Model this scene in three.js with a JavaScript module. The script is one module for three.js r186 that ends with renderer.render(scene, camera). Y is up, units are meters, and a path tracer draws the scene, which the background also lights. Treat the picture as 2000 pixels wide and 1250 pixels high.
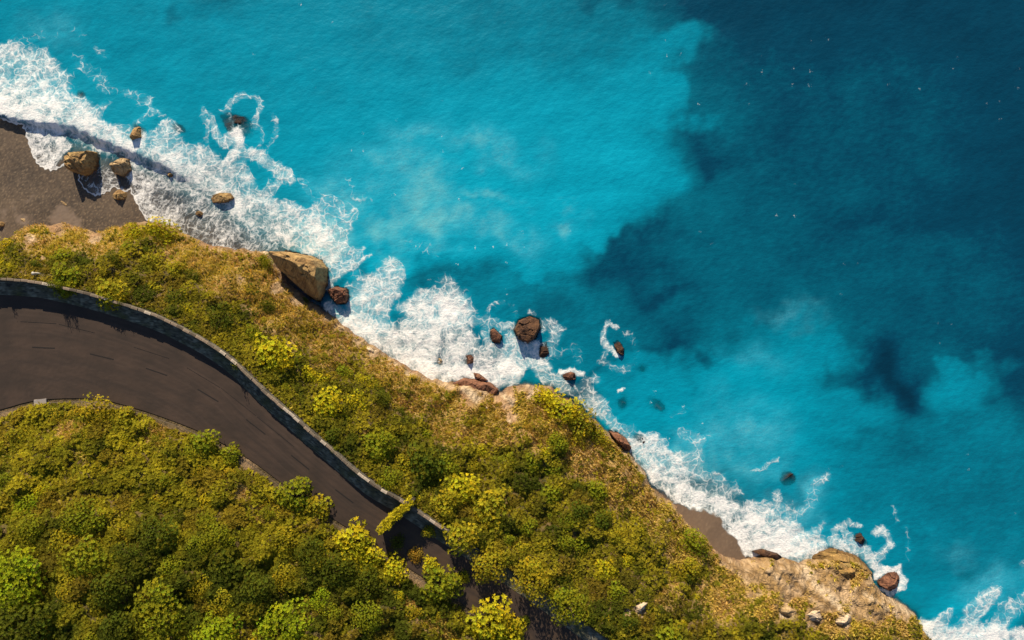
import * as THREE from 'three';
import { mergeGeometries } from 'three/addons/utils/BufferGeometryUtils.js';

// ---------------------------------------------------------------- camera, sky, sun, exposure
const HC = 130, F = 1333.33;                       // drone height over the sea, focal length in photo pixels
const scene = new THREE.Scene();
const camera = new THREE.PerspectiveCamera(2 * Math.atan(625 / F) * 180 / Math.PI, 1.6, 1, 6000);
camera.position.set(0, HC, 0); camera.up.set(0, 0, -1); camera.lookAt(0, 0, 0);
const renderer = new THREE.WebGLRenderer({ antialias: true });
renderer.toneMapping = THREE.LinearToneMapping;
renderer.toneMappingExposure = 1.55;
renderer.shadowMap.enabled = true;
const sunDir = new THREE.Vector3(-0.22, 0.47, -1).normalize();
const sun = new THREE.DirectionalLight(new THREE.Color().setRGB(1, 0.84, 0.62), 5);
sun.position.copy(sunDir).multiplyScalar(300); sun.castShadow = true; sun.shadow.radius = 1;
Object.assign(sun.shadow.camera, { left: -160, right: 160, top: 130, bottom: -130, near: 10, far: 800 });
sun.shadow.mapSize.set(4096, 4096);
scene.add(sun, sun.target);
{
  const w = 64, h = 32, d = new Float32Array(w * h * 4);
  for (let j = 0; j < h; j++) {
    const e = Math.sin(((j + 0.5) / h - 0.5) * Math.PI), t = Math.pow(Math.max(0, e), 0.6);
    for (let i = 0; i < w; i++) d.set([0.20 + (0.048 - 0.20) * t, 0.235 + (0.095 - 0.235) * t, 0.29 + (0.195 - 0.29) * t, 1], (j * w + i) * 4);
  }
  const sky = new THREE.DataTexture(d, w, h, THREE.RGBAFormat, THREE.FloatType);
  sky.mapping = THREE.EquirectangularReflectionMapping; sky.magFilter = THREE.LinearFilter; sky.needsUpdate = true;
  scene.background = sky; scene.environment = sky;
}

// ---------------------------------------------------------------- helpers
let seed = 7;
const rnd = () => { seed = (seed + 0x6D2B79F5) | 0; let t = Math.imul(seed ^ (seed >>> 15), 1 | seed); t = (t + Math.imul(t ^ (t >>> 7), 61 | t)) ^ t; return ((t ^ (t >>> 14)) >>> 0) / 4294967296; };
const rr = (a, b) => a + (b - a) * rnd();
const clamp = (x, a = 0, b = 1) => x < a ? a : x > b ? b : x;
const sm = (a, b, x) => { x = clamp((x - a) / (b - a)); return x * x * (3 - 2 * x); };
const mix = (a, b, t) => a + (b - a) * t;
const mix3 = (a, b, t) => [mix(a[0], b[0], t), mix(a[1], b[1], t), mix(a[2], b[2], t)];
const PERM = new Uint8Array(512), GX = new Float32Array(256), GY = new Float32Array(256);
{ const p = [...Array(256).keys()]; for (let i = 255; i > 0; i--) { const j = Math.floor(rnd() * (i + 1)); [p[i], p[j]] = [p[j], p[i]]; } for (let i = 0; i < 512; i++) PERM[i] = p[i & 255]; for (let i = 0; i < 256; i++) { const a = i / 256 * Math.PI * 2; GX[i] = Math.cos(a); GY[i] = Math.sin(a); } }
function noise(x, y) {                              // gradient noise, about -1..1
  const xi = Math.floor(x), yi = Math.floor(y), fx = x - xi, fy = y - yi, X = xi & 255, Y = yi & 255;
  const u = fx * fx * fx * (fx * (fx * 6 - 15) + 10), v = fy * fy * fy * (fy * (fy * 6 - 15) + 10);
  const a = PERM[PERM[X] + Y], b = PERM[PERM[X + 1] + Y], c = PERM[PERM[X] + ((Y + 1) & 255)], d = PERM[PERM[X + 1] + ((Y + 1) & 255)];
  const n0 = GX[a] * fx + GY[a] * fy, n1 = GX[b] * (fx - 1) + GY[b] * fy, n2 = GX[c] * fx + GY[c] * (fy - 1), n3 = GX[d] * (fx - 1) + GY[d] * (fy - 1);
  return 1.5 * mix(mix(n0, n1, u), mix(n2, n3, u), v);
}
function fbm(x, y, o = 4) { let s = 0, a = 0.5; for (let i = 0; i < o; i++) { s += a * noise(x, y); x = x * 2.03 + 17.3; y = y * 2.03 - 9.1; a *= 0.5; } return s; }
const WL = new Float32Array(3);
function worley(x, y) {                             // F1, F2 of jittered cells
  const xi = Math.floor(x), yi = Math.floor(y); let f1 = 9, f2 = 9;
  for (let j = -1; j <= 1; j++) for (let i = -1; i <= 1; i++) {
    const h = PERM[PERM[(xi + i) & 255] + ((yi + j) & 255)];
    const dx = xi + i + 0.5 + 0.48 * GX[h] * ((PERM[h] + 60) / 315) - x, dy = yi + j + 0.5 + 0.48 * GY[h] * ((PERM[h + 1] + 60) / 315) - y, d = dx * dx + dy * dy;
    if (d < f1) { f2 = f1; f1 = d; WL[2] = h; } else if (d < f2) f2 = d;
  }
  WL[0] = Math.sqrt(f1); WL[1] = Math.sqrt(f2); return WL[1] - WL[0];
}
const P = (px, py, y = 0) => [(px - 1000) / F * (HC - y), (py - 625) / F * (HC - y)];   // a point of the plan at height y
const line = (pts, y) => pts.map(([a, b]) => P(a, b, y));
function polyDist(L, x, z) {                        // distance to a polyline
  let best = 1e9;
  for (let i = 0; i < L.length - 1; i++) {
    const ax = L[i][0], az = L[i][1], dx = L[i + 1][0] - ax, dz = L[i + 1][1] - az;
    const t = clamp(((x - ax) * dx + (z - az) * dz) / (dx * dx + dz * dz)), ex = ax + dx * t - x, ez = az + dz * t - z, d = ex * ex + ez * ez;
    if (d < best) best = d;
  }
  return Math.sqrt(best);
}
function inside(L, x, z) { let c = false; for (let i = 0, j = L.length - 1; i < L.length; j = i++) { const a = L[i], b = L[j]; if ((a[1] > z) !== (b[1] > z) && x < (b[0] - a[0]) * (z - a[1]) / (b[1] - a[1]) + a[0]) c = !c; } return c; }
function smoothLine(L, n) { const c = new THREE.CatmullRomCurve3(L.map(([x, z]) => new THREE.Vector3(x, 0, z)), false, 'centripetal'); return c.getSpacedPoints(n).map(v => [v.x, v.z]); }
const used = {};
const numbered = n => { used[n] = (used[n] || 0) + 1; return used[n] === 1 ? n : `${n}_${String(used[n] - 1).padStart(3, '0')}`; };
function tag(o, label, category, group, kind) { o.userData.label = label; if (category) o.userData.category = category; if (group) o.userData.group = group; if (kind) o.userData.kind = kind; return o; }
function put(o, name, parent = scene) { o.name = parent === scene ? numbered(name) : name; o.castShadow = o.receiveShadow = true; parent.add(o); return o; }
function geo(pos, idx, col, uv) {
  const g = new THREE.BufferGeometry(); g.setAttribute('position', new THREE.Float32BufferAttribute(pos, 3));
  if (col) g.setAttribute('color', new THREE.Float32BufferAttribute(col, 3));
  if (uv) g.setAttribute('uv', new THREE.Float32BufferAttribute(uv, 2));
  else { const t = new Float32Array(pos.length / 3 * 2); for (let i = 0; i < t.length / 2; i++) { t[i * 2] = (pos[i * 3] - 0.5 * pos[i * 3 + 1]) / 16; t[i * 2 + 1] = (pos[i * 3 + 2] + 0.5 * pos[i * 3 + 1]) / 16; } g.setAttribute('uv', new THREE.Float32BufferAttribute(t, 2)); }
  if (idx) g.setIndex(idx); g.computeVertexNormals(); return g;
}
// tileable stone relief and grain, 16 m a side
const GRAIN = (() => {
  const N = 1024, pn = (x, y, p) => { const xi = Math.floor(x), yi = Math.floor(y), fx = x - xi, fy = y - yi, X = ((xi % p) + p) % p, Y = ((yi % p) + p) % p, X1 = (X + 1) % p, Y1 = (Y + 1) % p, u = fx * fx * (3 - 2 * fx), v = fy * fy * (3 - 2 * fy), a = PERM[PERM[X] + Y], b = PERM[PERM[X1] + Y], c = PERM[PERM[X] + Y1], d = PERM[PERM[X1] + Y1]; return 1.5 * mix(mix(GX[a] * fx + GY[a] * fy, GX[b] * (fx - 1) + GY[b] * fy, u), mix(GX[c] * fx + GY[c] * (fy - 1), GX[d] * (fx - 1) + GY[d] * (fy - 1), u), v); };
  const bump = new Uint8Array(N * N * 4), map = new Uint8Array(N * N * 4);
  for (let j = 0; j < N; j++) for (let i = 0; i < N; i++) {
    const u = i / N, v = j / N, q = (j * N + i) * 4, w = 0.04 * pn(u * 8, v * 8, 8), r = p => 1 - Math.abs(pn((u + w) * p, (v - w) * p, p));
    const a = r(10), b = r(22), c = r(47), d = pn(u * 90, v * 90, 90), e = pn(u * 200, v * 200, 200), h = clamp(0.34 * a + 0.26 * b + 0.2 * c + 0.1 * d + 0.07 * e + 0.12);
    const crack = Math.max(sm(0.955, 1, a), 0.7 * sm(0.95, 1, b)), g = clamp(0.84 + 0.16 * d + 0.14 * e + 0.12 * pn(u * 30, v * 30, 30) - 0.42 * crack);
    const k = 255 * clamp(h - 0.3 * crack); bump[q] = bump[q + 1] = bump[q + 2] = k; map[q] = map[q + 1] = map[q + 2] = 255 * g; bump[q + 3] = map[q + 3] = 255;
  }
  const t = d => { const x = new THREE.DataTexture(d, N, N, THREE.RGBAFormat); x.magFilter = x.minFilter = THREE.LinearFilter; x.wrapS = x.wrapT = THREE.RepeatWrapping; x.needsUpdate = true; return x; };
  return { bumpMap: t(bump), map: t(map) };
})();
const std = (o = {}) => new THREE.MeshStandardMaterial({ roughness: 0.95, vertexColors: true, side: THREE.DoubleSide, ...o });
const rockMat = std({ name: 'rock', ...GRAIN, bumpScale: 0.16 }), groundMat = std({ name: 'earth', ...GRAIN, bumpScale: 0.4 }), sandMat = std({ name: 'sand', roughness: 0.8 });

// ---------------------------------------------------------------- plan of the place (photo points carried to their real height)
const RY = 14;                                      // road level
const coast = line([[-420, 470], [-150, 468], [0, 470], [38, 472], [58, 458], [75, 441], [130, 432], [190, 450], [225, 446], [255, 435], [285, 430], [330, 435], [370, 455], [410, 475], [455, 488], [500, 486], [528, 492], [535, 510], [560, 545], [600, 584], [630, 602], [660, 622], [690, 645], [720, 668], [760, 692], [800, 715], [840, 738], [862, 746], [890, 742], [925, 742], [945, 752], [970, 766], [1000, 752], [1040, 747], [1070, 752], [1095, 772], [1130, 792], [1165, 822], [1190, 845], [1220, 872], [1240, 892], [1258, 917], [1265, 942], [1290, 962], [1315, 981], [1342, 1015], [1383, 1044], [1394, 1066], [1445, 1089], [1475, 1083], [1500, 1080], [1530, 1087], [1562, 1096], [1590, 1086], [1625, 1077], [1650, 1079], [1678, 1092], [1699, 1112], [1712, 1137], [1722, 1155], [1745, 1163], [1765, 1178], [1792, 1207], [1815, 1250], [1850, 1320], [1900, 1500]], 0);
const landPoly = [...coast, P(1900, 2600), P(-900, 2600), P(-900, 470)];
const wallPx = [[-260, 590], [-120, 556], [-40, 545], [0, 545], [60, 550], [120, 562], [180, 577], [240, 595], [300, 616], [350, 640], [400, 667], [450, 702], [490, 740], [530, 778], [570, 812], [610, 848], [650, 882], [690, 917], [730, 948], [765, 969], [800, 990], [835, 1013], [870, 1037]];
const WH = 2.2, wallTopY = RY + WH;
const wallLine = smoothLine(line([...wallPx, [930, 1075], [1000, 1122], [1080, 1178], [1170, 1243], [1270, 1315], [1400, 1420]], wallTopY), 420);
const lowPx = [[-260, 860], [-120, 830], [0, 800], [60, 784], [130, 778], [200, 781], [260, 796], [330, 819], [390, 843], [440, 869], [490, 899], [540, 936], [590, 973], [640, 1006], [700, 1045], [760, 1085], [830, 1130], [900, 1178], [980, 1232], [1080, 1305], [1200, 1400], [1300, 1490]];
const lowLine = smoothLine(line(lowPx, RY), 420);
const roadPoly = [...wallLine, ...[...lowLine].reverse()];
const landwardPoly = [...lowLine, P(1300, 2600, RY), P(-900, 2600, RY), P(-900, 860, RY)];
const waterline = line([[-300, 160], [-60, 215], [0, 232], [20, 240], [42, 244], [47, 260], [55, 285], [62, 303], [70, 318], [85, 331], [100, 334], [118, 327], [132, 318], [150, 330], [152, 350], [160, 366], [172, 376], [185, 383], [205, 378], [222, 366], [235, 373], [247, 375], [252, 368], [258, 386], [270, 406], [285, 430], [320, 470]], 0.4);
const tideline = line([[-300, 190], [-60, 245], [0, 262], [70, 285], [160, 325], [250, 362], [340, 420], [450, 470], [600, 520]], 0);
const tidePoly = [...tideline, P(600, 2000), P(-900, 2000), P(-900, 60)];
const swashPoly = [...waterline, P(320, 2000), P(-900, 2000), P(-900, 160)];
const pocketTide = line([[1280, 985], [1322, 982], [1352, 988], [1382, 994], [1408, 1008], [1421, 1034], [1440, 1050], [1458, 1084]], 0);
const pocketPoly = [...pocketTide, P(1458, 1400), P(1280, 1400)];
const blob = (list, px, py) => { let s = 0; for (const [x, y, r, k] of list) { const d = ((px - x) ** 2 + (py - y) ** 2) / (r * r); if (d < 4) s = Math.max(s, (k ?? 1) * Math.exp(-d * 1.2)); } return s; };

function beachH(x, z) {
  let h = -6;
  if (x < -30) {
    const d = polyDist(tideline, x, z), s = inside(tidePoly, x, z) ? d : -d;
    h = Math.max(h, (s > 0 ? 0.075 * s : 0.11 * s) + 0.12 * fbm(x * 0.16, z * 0.16, 3) + 0.05 * Math.sin(x * 0.35 + z * 0.2) - 6 * sm(-48, -30, x) ** 2);
  } else if (x > 24 && x < 56 && z > 24) {
    const d = polyDist(pocketTide, x, z), s = inside(pocketPoly, x, z) ? d : -d;
    h = Math.max(h, 0.18 * s + 0.1);
  }
  return h;
}
function terrainInfo(x, z) {
  const wx = x + 0.9 * fbm(x * 0.33 + 3, z * 0.33, 4), wz = z + 0.9 * fbm(x * 0.33 + 40, z * 0.33 + 11, 4);
  let dC = polyDist(coast, wx, wz); if (!inside(landPoly, wx, wz)) dC = -dC;
  if (dC < -6) return { h: -8, dC, zone: 0 };
  if (dC < 0) return { h: -0.4 + 1.4 * dC + 0.5 * fbm(x * 0.6, z * 0.6, 3), dC, zone: 0 };
  if (inside(roadPoly, x, z)) { const e = Math.min(polyDist(wallLine, x, z), polyDist(lowLine, x, z)); return { h: RY - 0.12 - 0.25 * sm(0, 0.6, e), dC, dR: -1, zone: 2 }; }
  const rough = fbm(x * 0.12 + 5, z * 0.12, 5);
  if (inside(landwardPoly, x, z)) {
    const d = polyDist(lowLine, x, z);
    const h = RY - 0.1 + 0.45 * sm(0.5, 1.1, d) + 0.5 * Math.max(0, d - 1.6) + 0.07 * Math.max(0, d - 10) + sm(1.2, 6, d) * rough * 3.2;
    return { h, dC, dR: d, zone: 3 };
  }
  const dW = polyDist(wallLine, x, z), u = dC / (dC + dW + 0.001);
  const e = 2.2 + 1.6 * noise(x * 0.06, z * 0.06 + 9);
  const ridge = 1 - Math.abs(noise(x * 0.22 + z * 0.09, z * 0.3 - x * 0.12));
  let h = -0.4 + e * sm(0, 1.5, dC) + (RY + 1.5 - e) * Math.pow(u, 0.88) + sm(0.4, 4, dC) * sm(0.2, 5, dW) * (rough * 2.6 + 0.5 * ridge - 0.3);
  h += 0.35 * sm(0, 1, dC) * sm(6, 2, dC) * fbm(x * 1.1, z * 1.1, 3);
  return { h, dC, dR: dW, zone: 1 };
}
const toPx = (x, y, z) => [1000 + x * F / (HC - y), 625 + z * F / (HC - y)];
function onLand(px, py) { let y = 10, q; for (let i = 0; i < 12; i++) { q = P(px, py, y); y = mix(y, terrainInfo(q[0], q[1]).h, 0.7); } return [q[0], y, q[1]]; }

// where the bare rock, dry grass and thicket lie
const rockBlobs = [[925, 762, 42], [985, 775, 38, .9], [1040, 765, 30, .8], [880, 745, 25, .9], [1475, 1108, 52], [1540, 1130, 60], [1620, 1150, 66], [1700, 1172, 66], [1430, 1092, 34], [1760, 1195, 30, .8], [585, 582, 26, .95], [545, 565, 30, .7], [470, 548, 20, .7], [640, 622, 20, .7], [700, 665, 22, .8], [730, 690, 18, .8], [660, 640, 16, .8], [1250, 1187, 18], [1590, 1203, 28], [1648, 1212, 22], [1535, 1195, 22, .9], [1530, 1160, 40, .7], [1310, 1020, 16, .7], [1225, 1195, 14], [110, 445, 30, .8], [185, 462, 28, .7], [1000, 815, 26, .7], [60, 468, 25, .7], [1400, 1075, 18, .8], [1475, 1160, 30, .6]];
const dryBlobs = [[440, 520, 70], [540, 600, 60, .9], [370, 480, 45, .8], [200, 455, 45], [90, 455, 45], [600, 640, 45], [640, 690, 35], [960, 810, 80], [880, 830, 60, .8], [1040, 840, 60, .9], [1150, 900, 60, .9], [1220, 960, 50, .9], [1010, 780, 50], [1310, 1020, 50, .8], [1330, 1080, 40, .7], [820, 770, 45, .8], [770, 720, 40, .9], [1500, 1140, 90], [1650, 1190, 90], [1400, 1180, 60, .7], [1300, 1160, 60, .6], [800, 1180, 26, .9], [850, 1215, 30, 1], [880, 1240, 30, 1], [300, 850, 40, .7], [520, 1000, 40, .8], [480, 960, 40, .7], [140, 840, 60, .6], [700, 800, 30, .5], [720, 850, 30, .5]];
function cover(x, z, t) {                           // shares of rock and dry grass at a point of the land
  const [px, py] = toPx(x, t.h, z), n = 0.35 * fbm(x * 0.35, z * 0.35, 4);
  const edge = t.zone === 1 ? sm(1.2, 0.35, t.dC + 2.2 * n) : 0;
  const rock = clamp(Math.max(sm(0.42, 0.62, blob(rockBlobs, px, py) + n), edge));
  const dry = clamp(sm(0.3, 0.7, blob(dryBlobs, px, py) + 1.1 * n + (t.zone === 1 ? 0.5 * sm(11, 2, t.dC) : 0)));
  return { rock, dry, px, py };
}

// low shrubs grow in mounds
function mound(x, z) { const a = 0.9 * noise(x * 0.4, z * 0.4), b = 0.9 * noise(x * 0.4 + 33, z * 0.4); worley((x + a) * 0.36, (z + b) * 0.36); const d = WL[0], id = WL[2]; return [Math.sqrt(Math.max(0, 1 - (d / 0.74) ** 2)) * (0.25 + 1.75 * (id / 255) ** 1.3), id, d]; }
// ---------------------------------------------------------------- land
function gridMesh(x0, x1, z0, z1, step, at) {       // at(x, z) -> [y, r, g, b] or null
  const nx = Math.round((x1 - x0) / step), nz = Math.round((z1 - z0) / step), id = new Int32Array((nx + 1) * (nz + 1)).fill(-1), pos = [], col = [], idx = [];
  for (let j = 0; j <= nz; j++) for (let i = 0; i <= nx; i++) {
    const x = x0 + i * step, z = z0 + j * step, v = at(x, z); if (!v) continue;
    id[j * (nx + 1) + i] = pos.length / 3; pos.push(x, v[0], z); col.push(v[1], v[2], v[3]);
  }
  for (let j = 0; j < nz; j++) for (let i = 0; i < nx; i++) {
    const a = id[j * (nx + 1) + i], b = id[j * (nx + 1) + i + 1], c = id[(j + 1) * (nx + 1) + i], d = id[(j + 1) * (nx + 1) + i + 1];
    if (a >= 0 && b >= 0 && c >= 0 && d >= 0) idx.push(a, c, b, b, c, d);
  }
  return geo(pos, idx, col);
}
function rockColor(x, y, z) {
  const strata = noise((z * 1.1 - x * 0.85) * 0.55 + y * 0.4, (x * 0.8 + z * 0.6) * 0.07), f = fbm(x * 0.9 + y, z * 0.9 - y, 4), g = fbm(x * 0.2, z * 0.2 + 30, 3);
  let c = mix3([0.26, 0.16, 0.065], [0.56, 0.40, 0.24], clamp(0.45 + strata * 1.0 + f * 1.0));
  c = mix3(c, x > 40 ? [0.36, 0.22, 0.075] : [0.34, 0.18, 0.09], clamp(0.2 + g * 1.6));
  c = mix3(c, [0.68, 0.54, 0.37], 0.8 * sm(0.25, 0.6, noise((z * 0.8 - x * 0.6) * 0.42 + 5, (x * 0.8 + z * 0.6) * 0.06) + 0.4 * f));
  const crack = 1 - Math.abs(noise(x * 0.9 + z * 0.3 + y * 0.7, z * 1.0 - x * 0.5 + y * 0.3));
  return mix3(c, [0.13, 0.085, 0.045], sm(0.9, 1, crack) * 0.75);
}
const land = gridMesh(-128, 100, -30, 92, 0.3, (x, z) => {
  const t = terrainInfo(x, z); if (t.dC < -5) return null;
  const c = cover(x, z, t), n = fbm(x * 0.8, z * 0.8, 4);
  let col = mix3([0.085, 0.075, 0.012], [0.16, 0.10, 0.035], clamp(0.45 + n * 1.4));
  col = mix3(col, mix3([0.42, 0.29, 0.075], [0.5, 0.33, 0.14], clamp(0.5 + 1.5 * n)), c.dry * 0.85);
  const rc = rockColor(x, t.h, z); let r = rc;
  if (t.dC < 0.9) r = mix3(rc, [0.16, 0.085, 0.05], 0.55 * sm(0.2, -0.2, t.dC - 0.5 + n));
  col = mix3(col, r, c.rock);
  if (t.zone === 3 && t.dR < 2.4) col = mix3(col, mix3([0.10, 0.07, 0.03], [0.27, 0.18, 0.10], sm(0.1, 0.32, fbm(x * 0.12 + 7, z * 0.12, 3))), sm(2.2, 1.2, t.dR + n) * 0.9);
  let h = t.h;
  if (c.rock > 0) { const k = worley((x * 0.8 + z * 0.6) * 0.3, (z * 0.8 - x * 0.6) * 0.8); const u = z * 0.80 - x * 0.60, v = x * 0.80 + z * 0.60, st = u * 0.55 + 0.7 * fbm(x * 0.3, z * 0.3, 3), q = st - Math.floor(st);
    h += c.rock * sm(-0.3, 1.6, t.dC) * (0.55 * (sm(0, 0.75, q) - q) + 0.5 * (1 - Math.abs(noise(u * 0.9 + 3, v * 0.3))) + 0.35 * (WL[2] / 255 - 0.5) * sm(0, 0.2, k) + 0.5 * fbm(x * 0.9, z * 0.9, 4) - 0.3); }
  if (t.zone !== 2 && t.dC > 0.5) h += 0.55 * mound(x, z)[0] * (1 - c.rock) * (1 - 0.7 * c.dry) * sm(0.5, 2, t.dC) * sm(0.6, 2.2, t.dR);
  return [h, ...col];
});
tag(put(new THREE.Mesh(land, groundMat), 'hillside_terrain'), 'steep coastal hillside of earth and tan rock between the road and the sea', null, null, 'structure');

const sandCol = (x, z, h) => {
  const d = fbm(x * 0.1, z * 0.1, 4), f = fbm(x * 1.4, z * 1.4, 2), sp = noise(x * 3.1, z * 3.1), st = noise((x * 0.5 + z * 0.9) * 0.5, (x * 0.9 - z * 0.5) * 3.2);
  let c = mix3([0.042, 0.030, 0.022], [0.092, 0.064, 0.042], clamp(0.5 + d * 1.3 + f * 0.7 + st * 0.45));
  return mix3(c, [0.22, 0.16, 0.10], clamp(0.6 * sm(0.15, 0.7, sp) + 0.4 * noise(x * 5.3, z * 5.3)));
};
const paleBeach = [[125, 425, 34, 1], [35, 425, 40, .6], [150, 440, 24, .8]];
const beach = gridMesh(-128, -28, -56, 4, 0.22, (x, z) => {
  const h = beachH(x, z); if (h < -5.5) return null;
  const n = fbm(x * 0.4, z * 0.4, 3), [px, py] = toPx(x, h, z);
  const c = mix3(sandCol(x, z), [0.19, 0.14, 0.105], 0.8 * sm(0.35, 0.75, blob(paleBeach, px, py) + n * 0.8));
  return [h + 0.03 * noise(x * 2, z * 2), ...c];
});
tag(put(new THREE.Mesh(beach, sandMat), 'beach'), 'dark grey brown sand beach below the cliff', null, null, 'structure');
const pocket = gridMesh(24, 56, 26, 52, 0.3, (x, z) => { const h = beachH(x, z); return h < -4 ? null : [h, ...mix3(sandCol(x, z), [0.19, 0.125, 0.08], 0.55)]; });
tag(put(new THREE.Mesh(pocket, sandMat), 'cove_beach'), 'narrow brown sand strip under the right hand cliff', null, null, 'structure');
const bed = new THREE.PlaneGeometry(400, 300, 4, 4).rotateX(-Math.PI / 2); bed.translate(0, -6.2, 0);
tag(put(new THREE.Mesh(bed, new THREE.MeshStandardMaterial({ name: 'seabed', color: new THREE.Color().setRGB(0.05, 0.12, 0.13), roughness: 1 })), 'seabed'), 'seabed under the turquoise water', null, null, 'structure');

// ---------------------------------------------------------------- rocks
// outline in photo points, base level, height, tones, seed
const TONE = { ochre: [[0.50, 0.33, 0.13], [0.26, 0.15, 0.06]], pale: [[0.60, 0.43, 0.23], [0.30, 0.19, 0.085]], brown: [[0.14, 0.066, 0.028], [0.055, 0.026, 0.015]], red: [[0.30, 0.135, 0.072], [0.12, 0.05, 0.03]], dark: [[0.10, 0.05, 0.03], [0.045, 0.025, 0.018]], tan: [[0.42, 0.26, 0.085], [0.22, 0.125, 0.04]], white: [[0.72, 0.58, 0.42], [0.5, 0.37, 0.22]] };
const rockPlans = [];
function ellipse(px, py, a, b, deg = 0, s = 1) { const o = [], c = Math.cos(deg * Math.PI / 180), d = Math.sin(deg * Math.PI / 180); for (let k = 0; k < 9; k++) { const t = k / 9 * 6.283, q = 1 + 0.16 * noise(s * 3.7 + 1.3 * Math.cos(t), s * 1.9 + 1.3 * Math.sin(t)), x = a * q * Math.cos(t), y = b * q * Math.sin(t); o.push([px + x * c - y * d, py + x * d + y * c]); } return o; }
function rock(name, label, category, outline, base, height, tone, s, opt = {}) {
  const L = line(outline, base + height * 0.4), c = [0, 0]; for (const p of L) { c[0] += p[0] / L.length; c[1] += p[1] / L.length; }
  let R = 0; for (const p of L) R += Math.hypot(p[0] - c[0], p[1] - c[1]) / L.length;
  const keep = seed; seed = s * 7919;
  const planes = []; const slope = opt.slope ?? 0.75;
  for (let k = 0; k < (opt.planes ?? 9); k++) { const a = rr(0, 6.283), g = rr(0.08, slope) * height / R; planes.push([Math.cos(a) * g, Math.sin(a) * g, height * rr(0.86, 1.12)]); }
  for (const [dx, dz, k, off] of opt.cut || []) planes.push([dx * k, dz * k, height * off]);
  if (opt.tilt) planes.push([opt.tilt[0] * height / R, opt.tilt[1] * height / R, height * 0.95]);
  const na = 96, nr = 34, pos = [], col = [], idx = [], ext = [];
  for (let i = 0; i < na; i++) {                    // reach of the outline in each direction
    const a = i / na * Math.PI * 2, dx = Math.cos(a), dz = Math.sin(a); let far = R;
    for (let k = 0; k < L.length; k++) { const p = L[k], q = L[(k + 1) % L.length], ex = q[0] - p[0], ez = q[1] - p[1], den = dx * ez - dz * ex; if (Math.abs(den) < 1e-9) continue; const t = ((p[0] - c[0]) * ez - (p[1] - c[1]) * ex) / den, u = ((p[0] - c[0]) * dz - (p[1] - c[1]) * dx) / den; if (t > 0 && u >= -1e-6 && u <= 1 + 1e-6) far = t; }
    ext.push(far);
  }
  const [hi, lo] = TONE[tone], hm = new THREE.Vector3();
  for (let j = 0; j <= nr; j++) for (let i = 0; i < na; i++) {
    const a = i / na * Math.PI * 2, skirt = j === nr; let t = Math.min(1, j / (nr - 1)); const rad = ext[i] * (1 - (1 - t) ** 1.35) * (skirt ? 1.05 : 1) * (1 + 0.05 * t * noise(a * 5 + s, s));
    const x = Math.cos(a) * rad, z = Math.sin(a) * rad; let y = 1e9;
    for (const q of planes) y = Math.min(y, q[2] - q[0] * x - q[1] * z);
    const side = (1 - t) * ext[i] * (opt.steep ?? 3.2) + height * (opt.lip ?? 0.12); y = Math.min(y, side);
    const fade = sm(0, 0.25, t), X = x + c[0], Z = z + c[1];
    const ed = worley(X * 0.6 + s + 0.3 * noise(X, Z), Z * 0.6 + y * 0.3), cid = WL[2], ga = cid * 0.37, big = Math.min(1, height / 3.5);
    y += big * (0.55 * (cid / 255 - 0.5) + 0.45 * (Math.cos(ga) * noise(X * 0.5 + cid, Z * 0.5)) + 0.16 * (sm(0, 0.12, ed) - 1)) * sm(0, 0.1, t) + Math.min(0.2, height * 0.07) * fbm(X * 1.2 + s, Z * 1.2, 3);
    y = skirt ? -(opt.deep ?? 1.6) : y;
    pos.push(x, y, z);
    const n = fbm(X * 1.3 + y * 0.9 + s, Z * 1.3 - y * 0.8, 4), st = noise((X * 0.4 + Z * 1.2 + y * 1.5) * 0.9 + s, X * 0.25), cr = 1 - Math.abs(noise(X * 0.8 + y * 0.5, Z * 0.8 + y * 0.4 + s));
    let k = mix3(lo, hi, clamp(0.55 + n * 0.8 + st * 0.5)); k = mix3(k, [lo[0] * 0.35, lo[1] * 0.33, lo[2] * 0.33], 0.6 * sm(0.93, 1, cr) + 0.15 * sm(0.05, 0, ed));
    if (opt.moss) k = mix3(k, [0.16, 0.13, 0.015], opt.moss * sm(-0.05, 0.25, fbm(X * 0.5 + s, Z * 0.5, 4)));
    if (base < 1 && opt.wet !== 0) k = mix3(k, [lo[0] * 0.5, lo[1] * 0.45, lo[2] * 0.45], 0.75 * sm(0.75, 0.45, y + base + n * 0.5));
    col.push(...k);
  }
  for (let j = 0; j < nr; j++) for (let i = 0; i < na; i++) { const i2 = (i + 1) % na, p = j * na + i, q = j * na + i2, u = p + na, v = q + na; idx.push(p, q, u, q, v, u); }
  const g = geo(pos, idx, col), m = put(new THREE.Mesh(g, rockMat), name); m.position.set(c[0], base, c[1]);
  tag(m, label, category, opt.group);
  rockPlans.push({ c, R, ext, base, pos, na, nr }); seed = keep; return m;
}
function rockTop(x, z) {                            // highest rock surface over a point (for the water over sunken rocks)
  let best = -9;
  for (const r of rockPlans) { const dx = x - r.c[0], dz = z - r.c[1]; if (Math.abs(dx) > r.R * 2 || Math.abs(dz) > r.R * 2) continue; const a = (Math.atan2(dz, dx) / (Math.PI * 2) + 1) % 1 * r.na, i = Math.floor(a) % r.na, q = Math.hypot(dx, dz) / r.ext[i]; if (q > 1.25) continue; if (q >= 1) { best = Math.max(best, r.base + r.pos[((r.nr - 1) * r.na + i) * 3 + 1] - (q - 1) * r.ext[i] * 2.2); continue; } const t = 1 - (1 - q) ** (1 / 1.35); best = Math.max(best, r.base + r.pos[(Math.min(r.nr - 1, Math.round(t * (r.nr - 1))) * r.na + i) * 3 + 1]); }
  return best;
}
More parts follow.
